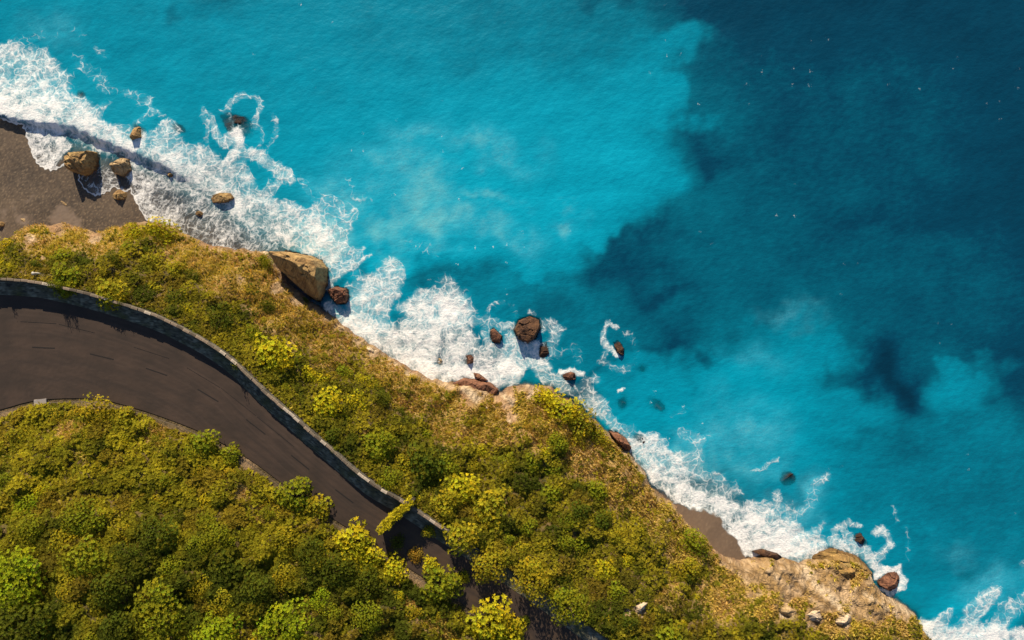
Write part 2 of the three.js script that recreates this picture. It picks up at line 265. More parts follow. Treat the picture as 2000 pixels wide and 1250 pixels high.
rock('boulder', 'largest ochre boulder on the dark sand casting a long shadow', 'boulder', [[128, 307], [140, 297], [180, 295], [181, 318], [178, 330], [160, 341], [133, 333]], 0.2, 3.7, 'ochre', 11, { slope: 0.5, tilt: [0.1, 0.55] });
rock('boulder', 'pale knobbly boulder in thin swash beside the largest beach boulder', 'boulder', [[217, 322], [238, 308], [248, 309], [253, 330], [238, 344], [222, 338]], 0.1, 2.0, 'pale', 12, { slope: 0.9 });
rock('boulder', 'split ochre and black boulder standing in white surf', 'boulder', [[262, 241], [268, 243], [283, 253], [284, 270], [259, 276], [260, 262]], -0.2, 2.0, 'ochre', 13, { slope: 1.2, planes: 5 });
rock('boulder', 'long flat ochre boulder awash in the shallow foam', 'boulder', [[410, 383], [430, 376], [450, 377], [458, 387], [440, 396], [415, 396]], -0.2, 1.3, 'ochre', 14);
rock('boulder', 'small black rock half under foam near the upper left surf', 'rock', ellipse(352, 252, 14, 9, 25, 5), -0.7, 1.0, 'dark', 15);
rock('boulder', 'large dark sunken boulder inside a ring of foam', 'boulder', [[430, 226], [452, 222], [484, 230], [503, 248], [496, 268], [468, 274], [446, 258]], -1.5, 1.75, 'dark', 16, { deep: 3 });
rock('boulder', 'tiny ochre stone at the edge of the breaking wave', 'rock', ellipse(333, 340, 6.5, 6, 0, 6), -0.1, 0.9, 'ochre', 17);
rock('boulder', 'low broken tan rock at the tip of the swash on sand', 'rock', [[214, 384], [222, 373], [232, 369], [247, 378], [243, 388], [228, 390]], 0.35, 1.0, 'ochre', 18, { wet: 0, slope: 1.4 });
rock('boulder', 'small reddish rock showing through the upper left foam', 'rock', ellipse(162, 187, 8, 7, 40, 8), -0.4, 1.0, 'red', 19);
rock('boulder', 'small ochre rock poking out of the streaky swash', 'rock', ellipse(389, 417, 8, 5, 0, 9), -0.1, 0.7, 'ochre', 20);
rock('boulder', 'blocky reddish boulder beside the tall rock outcrop', 'boulder', [[638, 566], [655, 559], [676, 564], [681, 578], [676, 591], [658, 594], [646, 581]], -0.3, 2.6, 'red', 21, { slope: 0.5, tilt: [-0.1, 0.6] });
rock('boulder', 'largest dark brown rounded boulder in the middle surf', 'boulder', [[1003, 645], [1013, 626], [1034, 617], [1053, 624], [1056, 640], [1046, 660], [1031, 671], [1012, 662]], -0.3, 2.7, 'brown', 22, { slope: 0.6 });
rock('boulder', 'jagged reddish rock left of the largest brown boulder', 'rock', [[957, 645], [965, 641], [981, 656], [976, 672], [968, 678], [958, 662]], -0.3, 1.5, 'red', 23, { slope: 1.3 });
rock('boulder', 'wet brown rock just below the largest brown boulder', 'rock', [[1054, 672], [1067, 667], [1073, 689], [1062, 703], [1051, 695]], -0.5, 1.3, 'brown', 24);
rock('boulder', 'two-humped small brown rock surrounded by white foam', 'rock', ellipse(917, 702, 13, 9, -10, 14), -0.2, 1.0, 'red', 25, { slope: 1.4, planes: 6 });
rock('boulder', 'slim dark red rock against the shore in white foam', 'rock', [[924, 728], [936, 730], [953, 743], [944, 746], [928, 739]], 0, 1.5, 'red', 26);
rock('boulder', 'small brown rock capped with foam off the blunt headland', 'rock', ellipse(1112, 735, 15, 9, 0, 16), -0.5, 1.5, 'red', 27);
rock('boulder', 'lone dark rock in a broken foam ring offshore', 'rock', [[1196, 669], [1209, 665], [1219, 680], [1218, 696], [1205, 690]], -0.5, 1.6, 'brown', 28);
rock('boulder', 'dark red slab rock wedged at the cliff foot', 'rock', [[1190, 843], [1208, 846], [1225, 858], [1234, 875], [1230, 883], [1208, 870]], -0.2, 2.6, 'red', 29);
rock('boulder', 'rounded dark rock half sunk beside the red slab', 'rock', ellipse(1248, 857, 14, 11, 30, 19), -0.9, 1.2, 'dark', 30, { deep: 2.5 });
rock('boulder', 'round dark rock barely covered by water off the right cove', 'rock', ellipse(1535, 932, 17, 16, 0, 20), -1.3, 1.5, 'dark', 31, { deep: 3 });
rock('boulder', 'dark wet rock inside a swirl of foam near the right headland', 'rock', [[1667, 1046], [1680, 1040], [1697, 1062], [1686, 1066], [1668, 1056]], -0.5, 1.5, 'brown', 32, { slope: 1.1 });
rock('boulder', 'reddish boulder ringed by foam at the tip of right headland', 'boulder', [[1714, 1136], [1735, 1119], [1753, 1117], [1758, 1131], [1752, 1151], [1738, 1156], [1716, 1143]], -0.4, 2.0, 'red', 33, { slope: 0.9 });
rock('submerged_rock', 'dark sunken rock blurred under turquoise water below the lone rock', 'rock', ellipse(1214, 783, 12, 17, 10, 22), -2.2, 2.1, 'dark', 34, { deep: 3 });
rock('submerged_rock', 'long sunken rock blurred under water right of another sunken rock', 'rock', ellipse(1277, 787, 24, 13, 25, 23), -2.35, 2.1, 'dark', 35, { deep: 3 });
rock('submerged_rock', 'faint round sunken rock just right of the lone foam ringed rock', 'rock', ellipse(1253, 718, 14, 11, 0, 24), -2.4, 2.1, 'dark', 36, { deep: 3 });
rock('submerged_rock', 'faint brown sunken rock in calm water at lower right', 'rock', ellipse(1872, 1117, 18, 11, 0, 25), -2.6, 1.7, 'brown', 37, { deep: 3 });
rock('submerged_rock', 'pale rock under the whitest foam beside the two-humped rock', 'rock', ellipse(861, 706, 11, 7, 25, 26), -0.9, 1.1, 'pale', 38, { wet: 0 });
rock('beach_stone', 'small pale stone lying alone on the sand near the cliff', 'stone', ellipse(45, 430, 9, 4, 5, 27), 0.7, 0.6, 'pale', 39, { wet: 0 });
rock('beach_stone', 'small dark topped stone on sand at the left frame edge', 'stone', ellipse(1, 438, 9, 6, 0, 28), 0.7, 1.3, 'ochre', 40, { wet: 0 });
rock('beach_stone', 'thin pale stick-like stone on the open sand', 'stone', ellipse(125, 397, 8, 2.4, 35, 29), 0.4, 0.3, 'pale', 41, { wet: 0 });
rock('rock_outcrop', 'tall tan rock outcrop with a dark sheer side above the gully', 'rock outcrop', [[530, 492], [552, 489], [575, 493], [600, 497], [622, 508], [632, 524], [631, 552], [617, 589], [598, 578], [568, 552], [540, 522]], -0.5, 9.0, 'ochre', 42, { slope: 0.25, planes: 5, steep: 6, lip: 0.05, tilt: [0.1, -0.4], cut: [[-0.5, 0.86, 1.35, 0.72]], deep: 2, wet: 0 });
rock('rock_headland', 'smooth golden tan rock headland jutting into the right surf', 'rock headland', [[1562, 1094], [1590, 1082], [1625, 1072], [1650, 1074], [1680, 1088], [1703, 1110], [1718, 1135], [1712, 1158], [1680, 1160], [1620, 1145], [1580, 1122]], -0.6, 4.0, 'tan', 43, { slope: 0.9, planes: 14, steep: 0.9, lip: 0.05, moss: 0.2, deep: 2 });
rock('rock_ledge', 'reddish rock ledge at the shore below the dry slope', 'rock ledge', [[884, 748], [905, 739], [930, 741], [958, 748], [974, 762], [960, 778], [925, 778], [895, 764]], 0, 2.6, 'red', 44, { slope: 0.4, steep: 1.8 });
rock('rock_ledge', 'row of small dark rocks between brown cove and headland', 'rock ledge', [[1468, 1078], [1490, 1073], [1502, 1077], [1520, 1082], [1533, 1092], [1505, 1090]], 0, 1.5, 'brown', 45, { slope: 0.8 });
for (const [px, py, a, b, deg, h, tone, label] of [
  [1592, 1203, 24, 11, -8, 1.5, 'white', 'brightest white rock among mats of green at lower right'],
  [1648, 1211, 19, 10, -25, 1.3, 'white', 'second white rock right of the brightest one at lower right'],
  [1536, 1194, 26, 8, 20, 1.2, 'pale', 'tilted grey tan slab left of the brightest white rock'],
  [1250, 1187, 17, 9, -30, 1.4, 'white', 'pale pink ledge rock sticking out of bushes on right slope'],
  [1238, 1170, 14, 4, 10, 1.0, 'pale', 'thin pale rock just above the pink ledge rock'],
  [970, 815, 5, 4, 0, 0.6, 'white', 'tiny white stone on the dry slope under the reddish ledge'],
  [950, 797, 4, 3, 0, 0.5, 'white', 'tiniest white stone uphill of the reddish shore ledge'],
  [797, 803, 5, 3, 0, 0.5, 'pale', 'small pale stone among grass on the middle slope'],
  [722, 684, 9, 4, 40, 0.8, 'white', 'bright narrow rock at the cliff edge over white surf'],
  [664, 642, 10, 4, 40, 0.8, 'pale', 'pale sliver of rock at cliff edge below reddish boulder'],
  [85, 508, 4, 12, -35, 0.5, 'pale', 'narrow pale rock streak in bushes above road wall at left']]) {
  const [x, y, z] = onLand(px, py); rock('slope_rock', label, 'rock', ellipse(px, py, a, b, deg, px * 0.01), y - 0.35, h + 0.35, tone, px, { wet: 0, slope: 0.9, deep: 1 });
}

// ---------------------------------------------------------------- sea: turbid plumes, foam, ripples
const plume = [ // px, py, rx, ry, amount of suspended sediment (clear deep water where negative)
  [150, 60, 420, 200, .72], [600, 120, 420, 220, .74], [700, 330, 350, 220, .9], [1000, 250, 330, 200, .88], [1000, 420, 260, 150, 1.0], [860, 400, 170, 110, 1.12], [1150, 330, 230, 140, .95], [1230, 180, 170, 110, .8], [1330, 110, 110, 60, .72], [1330, 210, 90, 75, .85],
  [1100, 60, 260, 120, .5], [850, 30, 300, 120, .6], [1200, 420, 100, 60, .9], [1050, 500, 140, 60, .85], [760, 450, 120, 80, 1.0], [1000, 620, 170, 100, .55], [1150, 620, 160, 120, .42], [1300, 820, 160, 110, .8], [1500, 720, 150, 130, .86], [1580, 640, 110, 75, .95], [1450, 800, 170, 110, .86], [1640, 800, 120, 90, .62], [1560, 880, 170, 110, .85],
  [1870, 730, 110, 75, .72], [1900, 830, 140, 110, .48], [1760, 950, 200, 150, .44], [1930, 1000, 200, 180, .42], [1800, 1120, 200, 130, .62], [1950, 1180, 150, 110, .85], [1650, 980, 130, 90, .78], [1220, 760, 90, 70, .62], [600, 480, 140, 80, .9], [300, 200, 250, 150, .78], [740, 580, 120, 90, .72], [880, 600, 150, 80, .55], [1060, 700, 120, 70, .62], [1420, 960, 120, 80, .72], [1560, 1030, 120, 70, .7], [1240, 840, 90, 60, .72], [1700, 1060, 120, 80, .68], [1880, 1230, 120, 80, .8], [1500, 560, 320, 160, .26], [1750, 560, 300, 140, .2], [1650, 250, 300, 200, .16], [1480, 420, 200, 120, .28], [1400, 520, 150, 110, .34], [1840, 900, 250, 160, .5]];
const deepWater = [[760, 520, 90, 24, -.22, 28], [870, 560, 90, 28, -.2, 10], [385, 15, 22, 20, -.25, 0], [1290, 590, 45, 28, -.25, 0], [1060, 580, 60, 30, -.16, 0], [1700, 700, 70, 45, -.25, 50], [1740, 760, 60, 30, -.3, 20], [1350, 140, 28, 26, -.2, 0], [1650, 860, 70, 30, -.14, 20], [1760, 860, 60, 40, -.15, 60], [1350, 300, 70, 60, -.14, 0], [1270, 420, 70, 50, -.14, 0], [1240, 520, 90, 60, -.14, 0]];
const milk = [[830, 390, 70, 40, .5, 10], [870, 440, 80, 30, .55, 10], [780, 430, 50, 25, .5, 0], [920, 290, 70, 25, .35, 0], [980, 300, 40, 25, .3, 0], [960, 390, 35, 14, .35, 0], [1110, 440, 25, 14, .4, 0], [1000, 470, 70, 26, .3, 10], [800, 290, 60, 30, .3, 0], [760, 340, 80, 40, .25, 0], [1560, 600, 60, 16, .2, 0], [1330, 860, 40, 25, .45, -30], [1460, 850, 60, 40, .3, 0], [1560, 990, 60, 30, .4, 0], [640, 450, 60, 40, .4, 0], [90, 60, 60, 30, .2, 0], [1950, 1150, 60, 40, .3, 0], [1480, 900, 60, 30, .25, 0], [1480, 690, 60, 30, .15, 0], [680, 380, 60, 30, .3, 0], [1860, 1080, 50, 25, .12, 0], [1390, 860, 40, 60, .3, 0]];
// foam strokes: points, half width, density
const foamStrokes = [
  [[[-60, 120], [40, 108], [80, 112]], 22, .62], [[[-60, 165], [40, 140], [110, 160]], 34, .62], [[[-60, 190], [60, 200], [160, 245], [270, 295]], 30, .82], [[[-60, 205], [40, 222], [120, 250]], 14, 1.05], [[[270, 295], [380, 352], [480, 405]], 30, .78], [[[480, 405], [560, 445], [640, 480]], 34, .72], [[[100, 190], [190, 225]], 22, .55], [[[150, 120], [195, 150], [215, 175], [260, 185], [290, 200]], 12, .36], [[[290, 200], [300, 225], [265, 240], [255, 250]], 7, .45], [[[300, 215], [320, 230]], 5, .4], [[[20, 80], [75, 70], [120, 65]], 8, .3], [[[140, 55], [160, 72]], 7, .3], [[[190, 95], [205, 110]], 7, .35],
  [[[300, 265], [330, 245], [345, 250]], 9, .5], [[[330, 275], [400, 315], [450, 345]], 22, .6], [[[400, 215], [415, 225]], 5, .4], [[[398, 210], [402, 250], [400, 275]], 6, .45], [[[445, 215], [452, 198], [475, 188], [500, 190], [512, 208], [506, 230], [494, 244]], 6, .5], [[[432, 218], [448, 230], [452, 250]], 4, .5], [[[455, 235], [470, 245], [480, 258]], 3, .5], [[[535, 222], [540, 245], [535, 268], [525, 290]], 6, .4], [[[508, 248], [512, 262], [503, 280]], 6, .4], [[[415, 235], [420, 255], [440, 280], [462, 270]], 9, .68], [[[462, 258], [470, 275], [458, 305], [440, 315]], 10, .95], [[[480, 300], [510, 302], [525, 325], [560, 340], [566, 350]], 12, .72], [[[470, 320], [480, 350], [500, 380]], 12, .55], [[[540, 350], [520, 380], [545, 400]], 12, .55], [[[480, 345], [450, 330]], 10, .6],
  [[[540, 400], [590, 420], [620, 410]], 14, .52], [[[590, 350], [600, 370], [620, 400]], 7, .4], [[[640, 395], [690, 415], [670, 445]], 16, .45], [[[560, 450], [640, 440], [665, 470]], 26, .6], [[[650, 480], [690, 500], [665, 520]], 16, .5], [[[640, 520], [660, 540]], 14, .45], [[[636, 560], [690, 520], [725, 500]], 5, .55],
  [[[640, 595], [668, 618], [700, 640]], 13, .62], [[[690, 560], [700, 600]], 10, .5], [[[634, 540], [645, 560]], 8, .5], [[[690, 520], [705, 560]], 12, .4],
  [[[690, 380], [720, 395]], 8, .3], [[[675, 345], [690, 360]], 6, .3], [[[830, 490], [850, 495]], 6, .35], [[[800, 470], [840, 480]], 8, .28],
  [[[700, 590], [725, 550], [765, 525], [775, 545]], 17, .6], [[[690, 610], [720, 600], [750, 570]], 22, .72], [[[680, 640], [740, 660], [780, 700]], 32, .86], [[[740, 640], [760, 590], [765, 560]], 13, .6], [[[800, 700], [830, 640], [870, 600]], 40, .88], [[[800, 600], [850, 582], [890, 590]], 20, .74], [[[880, 620], [900, 660], [890, 700]], 30, .8], [[[790, 700], [850, 735], [920, 735]], 26, 1.0], [[[920, 735], [980, 745], [1000, 720]], 20, .92], [[[920, 700], [980, 700], [1040, 690]], 24, .68], [[[900, 620], [950, 630], [985, 640]], 12, .5], [[[950, 610], [960, 595], [985, 590]], 5, .42], [[[1000, 595], [1010, 615]], 5, .36], [[[1040, 605], [1045, 615]], 6, .4], [[[985, 640], [1000, 640]], 10, .6], [[[1060, 640], [1080, 625], [1085, 660], [1070, 680]], 13, .52], [[[1000, 670], [1030, 680], [1060, 715]], 18, .66], [[[1080, 690], [1120, 680], [1130, 700]], 10, .36], [[[1060, 730], [1090, 745], [1110, 760]], 12, .5], [[[1095, 728], [1112, 722], [1135, 730]], 6, .9], [[[1100, 765], [1130, 755], [1160, 740]], 10, .5], [[[950, 650], [955, 680]], 8, .6],
  [[[1205, 640], [1185, 636], [1176, 652], [1182, 672], [1195, 685]], 6, .62], [[[1182, 690], [1180, 710], [1205, 722], [1225, 715]], 8, .45], [[[1220, 655], [1240, 665], [1245, 690], [1235, 710]], 7, .33], [[[1208, 764], [1220, 762]], 3.5, 1], [[[1198, 690], [1210, 696]], 3, .9],
  [[[1150, 770], [1180, 800], [1200, 835]], 14, .55], [[[1200, 835], [1235, 840]], 12, .45], [[[1130, 775], [1160, 800]], 8, .55], [[[1240, 870], [1290, 890], [1330, 930]], 24, .74], [[[1260, 900], [1290, 940], [1340, 965]], 18, .88], [[[1330, 900], [1370, 930], [1420, 960]], 24, .56], [[[1320, 965], [1400, 990], [1470, 1020]], 20, .98], [[[1400, 1005], [1470, 1050], [1540, 1070]], 26, 1.08], [[[1470, 1010], [1540, 1040], [1580, 1075]], 26, .84], [[[1520, 1085], [1560, 1090], [1600, 1070]], 14, .88], [[[1420, 1040], [1450, 1070], [1490, 1070]], 18, 1.0], [[[1590, 1035], [1610, 1020]], 8, .5], [[[1580, 1060], [1592, 1038], [1605, 1030]], 5, .6],
  [[[1520, 960], [1515, 985], [1545, 1000]], 9, .5], [[[1560, 1000], [1590, 960], [1612, 930]], 12, .42], [[[1470, 918], [1495, 915], [1515, 895]], 5, .5], [[[1500, 1000], [1540, 985]], 10, .4], [[[1330, 800], [1310, 815]], 8, .35], [[[1345, 845], [1365, 860], [1355, 880]], 14, .48], [[[1375, 830], [1390, 850]], 5, .25],
  [[[1625, 1060], [1630, 1035], [1658, 1020], [1680, 1026]], 6, .6], [[[1630, 1060], [1660, 1070], [1690, 1080]], 14, .7], [[[1690, 1070], [1720, 1085], [1735, 1065], [1732, 1045], [1715, 1035]], 9, .62], [[[1700, 1100], [1720, 1110]], 10, .7], [[[1640, 1030], [1660, 1050]], 8, .6],
  [[[1708, 1126], [1730, 1112], [1752, 1110], [1764, 1130], [1758, 1152], [1738, 1162], [1722, 1156]], 6, .95],
  [[[1748, 990], [1750, 1015]], 4, .45], [[[1765, 1030], [1776, 1060], [1772, 1095]], 4, .33], [[[1760, 1105], [1735, 1110]], 5, .3],
  [[[1810, 1228], [1860, 1240], [1940, 1240], [2040, 1250]], 20, .95], [[[1830, 1215], [1850, 1200]], 12, .5], [[[1890, 1220], [1910, 1180], [1930, 1160]], 18, .6], [[[1950, 1220], [1970, 1190], [2010, 1170]], 20, .5], [[[2000, 1100], [2030, 1110]], 12, .4], [[[1830, 1270], [1950, 1275], [2060, 1290]], 30, .9]];
const thinSwash = [ // the sheet of foam running up the sand
  [[[80, 270], [95, 310]], 26, .95], [[[60, 260], [120, 285]], 18, .9], [[[175, 345], [190, 372], [212, 358]], 16, .62], [[[200, 330], [215, 350]], 14, .5], [[[275, 355], [300, 410], [330, 425]], 26, .76], [[[300, 360], [400, 420], [470, 465]], 34, .66], [[[340, 440], [430, 475], [520, 480]], 22, .6], [[[210, 300], [260, 325], [320, 345]], 12, .42], [[[190, 300], [200, 320]], 9, .35], [[[225, 360], [245, 370]], 6, .4]];
const boreFront = line([[-300, 165], [-60, 220], [0, 236], [40, 245], [75, 248], [110, 252], [150, 262], [190, 280], [230, 297], [270, 312], [310, 329], [345, 348], [420, 388]], 0.3);
const borePoly = [...boreFront, P(420, 2000), P(-900, 2000), P(-900, 165)];

const TX0 = -112, TX1 = 112, TZ0 = -72, TZ1 = 72, TW = 1592, TH = 2048;   // each tile covers half of the width
const LW = 560, LH = 360;                           // coarse fields over the same area
const field = () => new Float32Array(LW * LH);
const sample = (f, x, z) => { const u = clamp((x - TX0) / (TX1 - TX0) * LW - 0.5, 0, LW - 1.001), v = clamp((z - TZ0) / (TZ1 - TZ0) * LH - 0.5, 0, LH - 1.001), i = u | 0, j = v | 0, a = u - i, b = v - j, k = j * LW + i; return mix(mix(f[k], f[k + 1], a), mix(f[k + LW], f[k + LW + 1], a), b); };
const fTurb = field(), fMilk = field(), fFoam = field(), fSwash = field(), fDepth = field(), fBore = field();
const rot = (d, a) => { const c = Math.cos(a * Math.PI / 180), s = Math.sin(a * Math.PI / 180); return [d[0] * c + d[1] * s, -d[0] * s + d[1] * c]; };
function strokeField(f, list) {
  for (const [pts, hw, k] of list) {
    const L = line(pts, 0), w = hw * HC / F, reach = w * 2.4; let x0 = 1e9, x1 = -1e9, z0 = 1e9, z1 = -1e9;
    for (const p of L) { x0 = Math.min(x0, p[0]); x1 = Math.max(x1, p[0]); z0 = Math.min(z0, p[1]); z1 = Math.max(z1, p[1]); }
    const i0 = Math.max(0, Math.floor((x0 - reach - 2 - TX0) / (TX1 - TX0) * LW)), i1 = Math.min(LW - 1, Math.ceil((x1 + reach + 2 - TX0) / (TX1 - TX0) * LW)), j0 = Math.max(0, Math.floor((z0 - reach - 2 - TZ0) / (TZ1 - TZ0) * LH)), j1 = Math.min(LH - 1, Math.ceil((z1 + reach + 2 - TZ0) / (TZ1 - TZ0) * LH));
    for (let j = j0; j <= j1; j++) for (let i = i0; i <= i1; i++) {
      const x = TX0 + (i + 0.5) / LW * (TX1 - TX0), z = TZ0 + (j + 0.5) / LH * (TZ1 - TZ0);
      const wx = x + 0.9 * w ** 0.5 * noise(x * 0.3, z * 0.3) + 0.35 * noise(x * 0.9, z * 0.9), wz = z + 0.9 * w ** 0.5 * noise(x * 0.3 + 50, z * 0.3) + 0.35 * noise(x * 0.9 + 20, z * 0.9);
      const d = polyDist(L, wx, wz) / w, v = k * (d < 0.6 ? 1 : Math.exp(-((d - 0.6) ** 2) * 2.6)), q = j * LW + i;
      f[q] = Math.max(f[q], v) + 0.25 * Math.min(f[q], v) * (1 - Math.max(f[q], v) * 0.8);
    }
  }
}
strokeField(fFoam, foamStrokes); strokeField(fSwash, thinSwash);
for (let j = 0; j < LH; j++) for (let i = 0; i < LW; i++) {
  const x = TX0 + (i + 0.5) / LW * (TX1 - TX0), z = TZ0 + (j + 0.5) / LH * (TZ1 - TZ0), q = j * LW + i, [px, py] = toPx(x, 0, z);
  const wa = fbm(x * 0.045, z * 0.045, 5), wb = fbm(x * 0.045 + 31, z * 0.045 + 7, 5), fa = fbm(x * 0.16 + 9, z * 0.16, 4), fb = fbm(x * 0.16, z * 0.16 + 60, 4);
  const qx = px + 95 * wa + 42 * fa, qy = py + 95 * wb + 42 * fb;
  let s = 0, ws = 0.02, t = 0;
  for (const [bx, by, rx, ry, k] of plume) { const d = ((qx - bx) / rx) ** 2 + ((qy - by) / ry) ** 2; if (d > 2.2) continue; const g = Math.exp(-d * 2.2); s += g * k; ws += g; t = Math.max(t, sm(1.28, 0.55, Math.sqrt(d))); }
  let T = t * s / ws;
  for (const [bx, by, rx, ry, k, r] of deepWater) { const e = rot([qx - bx, qy - by], r), d = (e[0] / rx) ** 2 + (e[1] / ry) ** 2; if (d < 4) T += k * Math.exp(-d * 1.3); }
  T += 0.10 * fa + 0.09 * fbm(x * 0.07, z * 0.2 + 4, 4) * (0.4 + T);
  let M = 0; for (const [bx, by, rx, ry, k, r] of milk) { const e = rot([qx - bx, qy - by], r), d = (e[0] / rx) ** 2 + (e[1] / ry) ** 2; if (d < 4) M = Math.max(M, k * Math.exp(-d * 1.2)); }
  fTurb[q] = T; fMilk[q] = 1.25 * M * (0.5 + 1.5 * clamp(0.5 + fbm(x * 0.3, z * 0.3, 4)));
  const bd = polyDist(boreFront, x, z); fBore[q] = x < -50 ? (inside(borePoly, x, z) ? -bd : bd) : 9;
  const t2 = terrainInfo(x, z); fDepth[q] = -Math.max(t2.h, beachH(x, z), rockTop(x, z));
}
const swashSign = (x, z) => { const d = polyDist(waterline, x, z); return inside(swashPoly, x, z) ? -d : d; };
const seaY = (x, z) => {                            // swell, chop, and the bore that runs up the beach
  let y = 0.13 * fbm(x * 0.13 + 0.05 * z, z * 0.19, 3) + 0.06 * fbm(x * 0.8, z * 0.9, 2);
  const f = clamp(sample(fFoam, x, z)); y += 0.22 * f * fbm(x * 0.7 + 8, z * 0.7, 3);
  return y;
};
function boreH(x, z) { if (x > -55) return 0; const b = sample(fBore, x, z) + 0.35 * noise(x * 0.8, z * 0.8); return (b < 0 ? 0 : 0.95 * sm(0, 0.75, b) * sm(14, 2, b)) * sm(-57, -68, x); }
const sea = new THREE.Group(); sea.name = numbered('sea'); scene.add(sea); tag(sea, 'turquoise sea with pale silt plumes and white surf foam', null, null, 'structure');
for (const [UX0, UX1] of [[TX0, 0], [0, TX1]]) {
  const map = new Uint8Array(TW * TH * 4), rgh = new Uint8Array(TW * TH * 4), bmp = new Uint8Array(TW * TH * 4);
  const lin2s = c => 255 * (c <= 0.0031308 ? 12.92 * c : 1.055 * Math.pow(clamp(c), 1 / 2.4) - 0.055);
  const LUT = new Uint8Array(4096); for (let i = 0; i < 4096; i++) LUT[i] = lin2s(i / 4095);
  const ramp = [[-0.2, [0, 0.029, 0.062]], [0.1, [0, 0.053, 0.106]], [0.4, [0, 0.132, 0.21]], [0.7, [0, 0.245, 0.37]], [1.0, [0.001, 0.355, 0.52]], [1.4, [0.05, 0.46, 0.58]]];
  const water = T => { for (let k = 1; k < ramp.length; k++) if (T < ramp[k][0] || k === ramp.length - 1) return mix3(ramp[k - 1][1], ramp[k][1], clamp((T - ramp[k - 1][0]) / (ramp[k][0] - ramp[k - 1][0]))); };
  for (let j = 0; j < TH; j++) for (let i = 0; i < TW; i++) {
    const x = UX0 + (i + 0.5) / TW * (UX1 - UX0), z = TZ0 + (j + 0.5) / TH * (TZ1 - TZ0), q = (j * TW + i) * 4;
    const depth0 = sample(fDepth, x, z); if (depth0 < -3) { map[q + 3] = 0; rgh[q + 1] = 230; continue; }
    const D = sample(fFoam, x, z), S = x < -40 ? sample(fSwash, x, z) : 0, M = sample(fMilk, x, z);
    const fine = noise(x * 2.3, z * 2.3) * 0.5 + noise(x * 5.1, z * 5.1) * 0.5;
    let T = sample(fTurb, x, z) + 0.045 * fine + 0.05 * noise(x * 0.8 + z * 0.4, z * 1.1);
    let c = water(T + 0.25 * D + 0.4 * M);
    const haze = clamp(M * (0.5 + 0.35 * fine)) * 0.5 + 0.34 * sm(0.3, 0.9, D); c = mix3(c, [0.34, 0.55, 0.57], clamp(haze) * 0.85);
    // lacework of foam
    let foam = 0; const E = Math.max(D, S) * (0.88 + 0.6 * fbm(x * 0.28 + 6, z * 0.28, 3));
    if (E > 0.06) {
      const a = 1.0 * noise(x * 0.3, z * 0.3) + 0.42 * noise(x * 0.9, z * 0.9) + 0.14 * noise(x * 2.7, z * 2.7), b = 1.0 * noise(x * 0.3 + 70, z * 0.3) + 0.42 * noise(x * 0.9 + 30, z * 0.9) + 0.14 * noise(x * 2.7 + 11, z * 2.7);
      let X = x + a, Z = z + b; if (S > D) { const u = X * 0.8 + Z * 0.6, v = -X * 0.6 + Z * 0.8; X = u * 1.7; Z = v * 0.7; }
      const e1 = worley(X * 0.52, Z * 0.52), e2 = worley(X * 1.1 + 7, Z * 1.1), e3 = worley(X * 2.2 + 3, Z * 2.2 + 5), e4 = worley(X * 4.1 + 1, Z * 4.1 + 2);
      const br = 0.5 + 0.5 * noise(x * 0.8 + 15, z * 0.8), b2 = 0.5 + 0.5 * noise(x * 1.9, z * 1.9 + 15), w = 0.6 + 0.8 * E;
      const l1 = (1 - sm(0.02, 0.17 * w, e1)) * sm(0.16, 0.5, E + 0.3 * (br - 0.5)), l2 = (1 - sm(0.02, 0.24 * w, e2)) * sm(0.3, 0.7, E + 0.45 * (b2 - 0.5)), l3 = (1 - sm(0, 0.34 * w, e3)) * sm(0.4, 0.85, E + 0.5 * (br - 0.5)), l4 = (1 - sm(0, 0.42 * w, e4)) * sm(0.3, 0.9, E + 0.5 * (b2 - 0.5));
      const lines = clamp(1 - (1 - 0.82 * l1 * (0.5 + 0.5 * b2)) * (1 - 0.7 * l2 * (0.4 + 0.6 * br)) * (1 - 0.55 * l3) * (1 - 0.34 * l4));
      const film = 0.94 * sm(0.58, 1.08, E + 0.5 * fbm(X * 0.8 + 40, Z * 0.8, 4) + 0.08 * fine) + 0.10 * sm(0.25, 0.6, E);
      foam = clamp((1 - (1 - lines) * (1 - film)) * (0.9 + 0.22 * fine));
    }
    // white sparkle far out: glints and small whitecaps painted in as foam flecks
    const w = worley(x * 0.33 + 2, z * 0.33), patch = sm(0.05, 0.45, fbm(x * 0.035 + 3, z * 0.035, 3) + 0.25 * (T - 0.4)), keepIt = WL[2] > 205; 
    if (keepIt && patch > 0) { const ang = WL[2] * 0.7; const fl = sm(0.085, 0.02, WL[0] * (1 + 0.9 * noise(x * 3.3 + ang, z * 3.3))) * sm(-0.1, 0.35, noise(x * 4.4 + z, z * 4.4)); foam = Math.max(foam, fl * patch * 0.6); }
    c = mix3(c, [0.90, 0.90, 0.89], clamp(foam));
    // body of water: opacity from its real depth
    const y = x < -50 ? Math.max(boreH(x, z), 0) : 0, depth = depth0 + 0.1 + y;
    let body = 1 - Math.exp(-Math.max(0, depth) * (depth0 > 0.9 ? 1.25 : 0.9)); if (depth > 4) body = 1;
    let al = clamp(1 - (1 - body) * (1 - foam));
    if (x > 24 && x < 56 && z > 24) al *= 1 - sm(0.12, 0.2, beachH(x, z) + 0.1 * noise(x * 0.7, z * 0.7));
    if (x < -45) { const s = swashSign(x + 0.3 * noise(x * 1.3, z * 1.3), z + 0.3 * noise(x * 1.3 + 9, z * 1.3)); al *= sm(-0.05, 0.25, s); if (s > 0 && s < 0.45 && depth < 1.2) { al = Math.max(al, 0.8 * sm(0, 0.1, s) * sm(0.45, 0.2, s)); c = mix3(c, [0.90, 0.90, 0.89], 0.8 * sm(0.45, 0.2, s)); } }
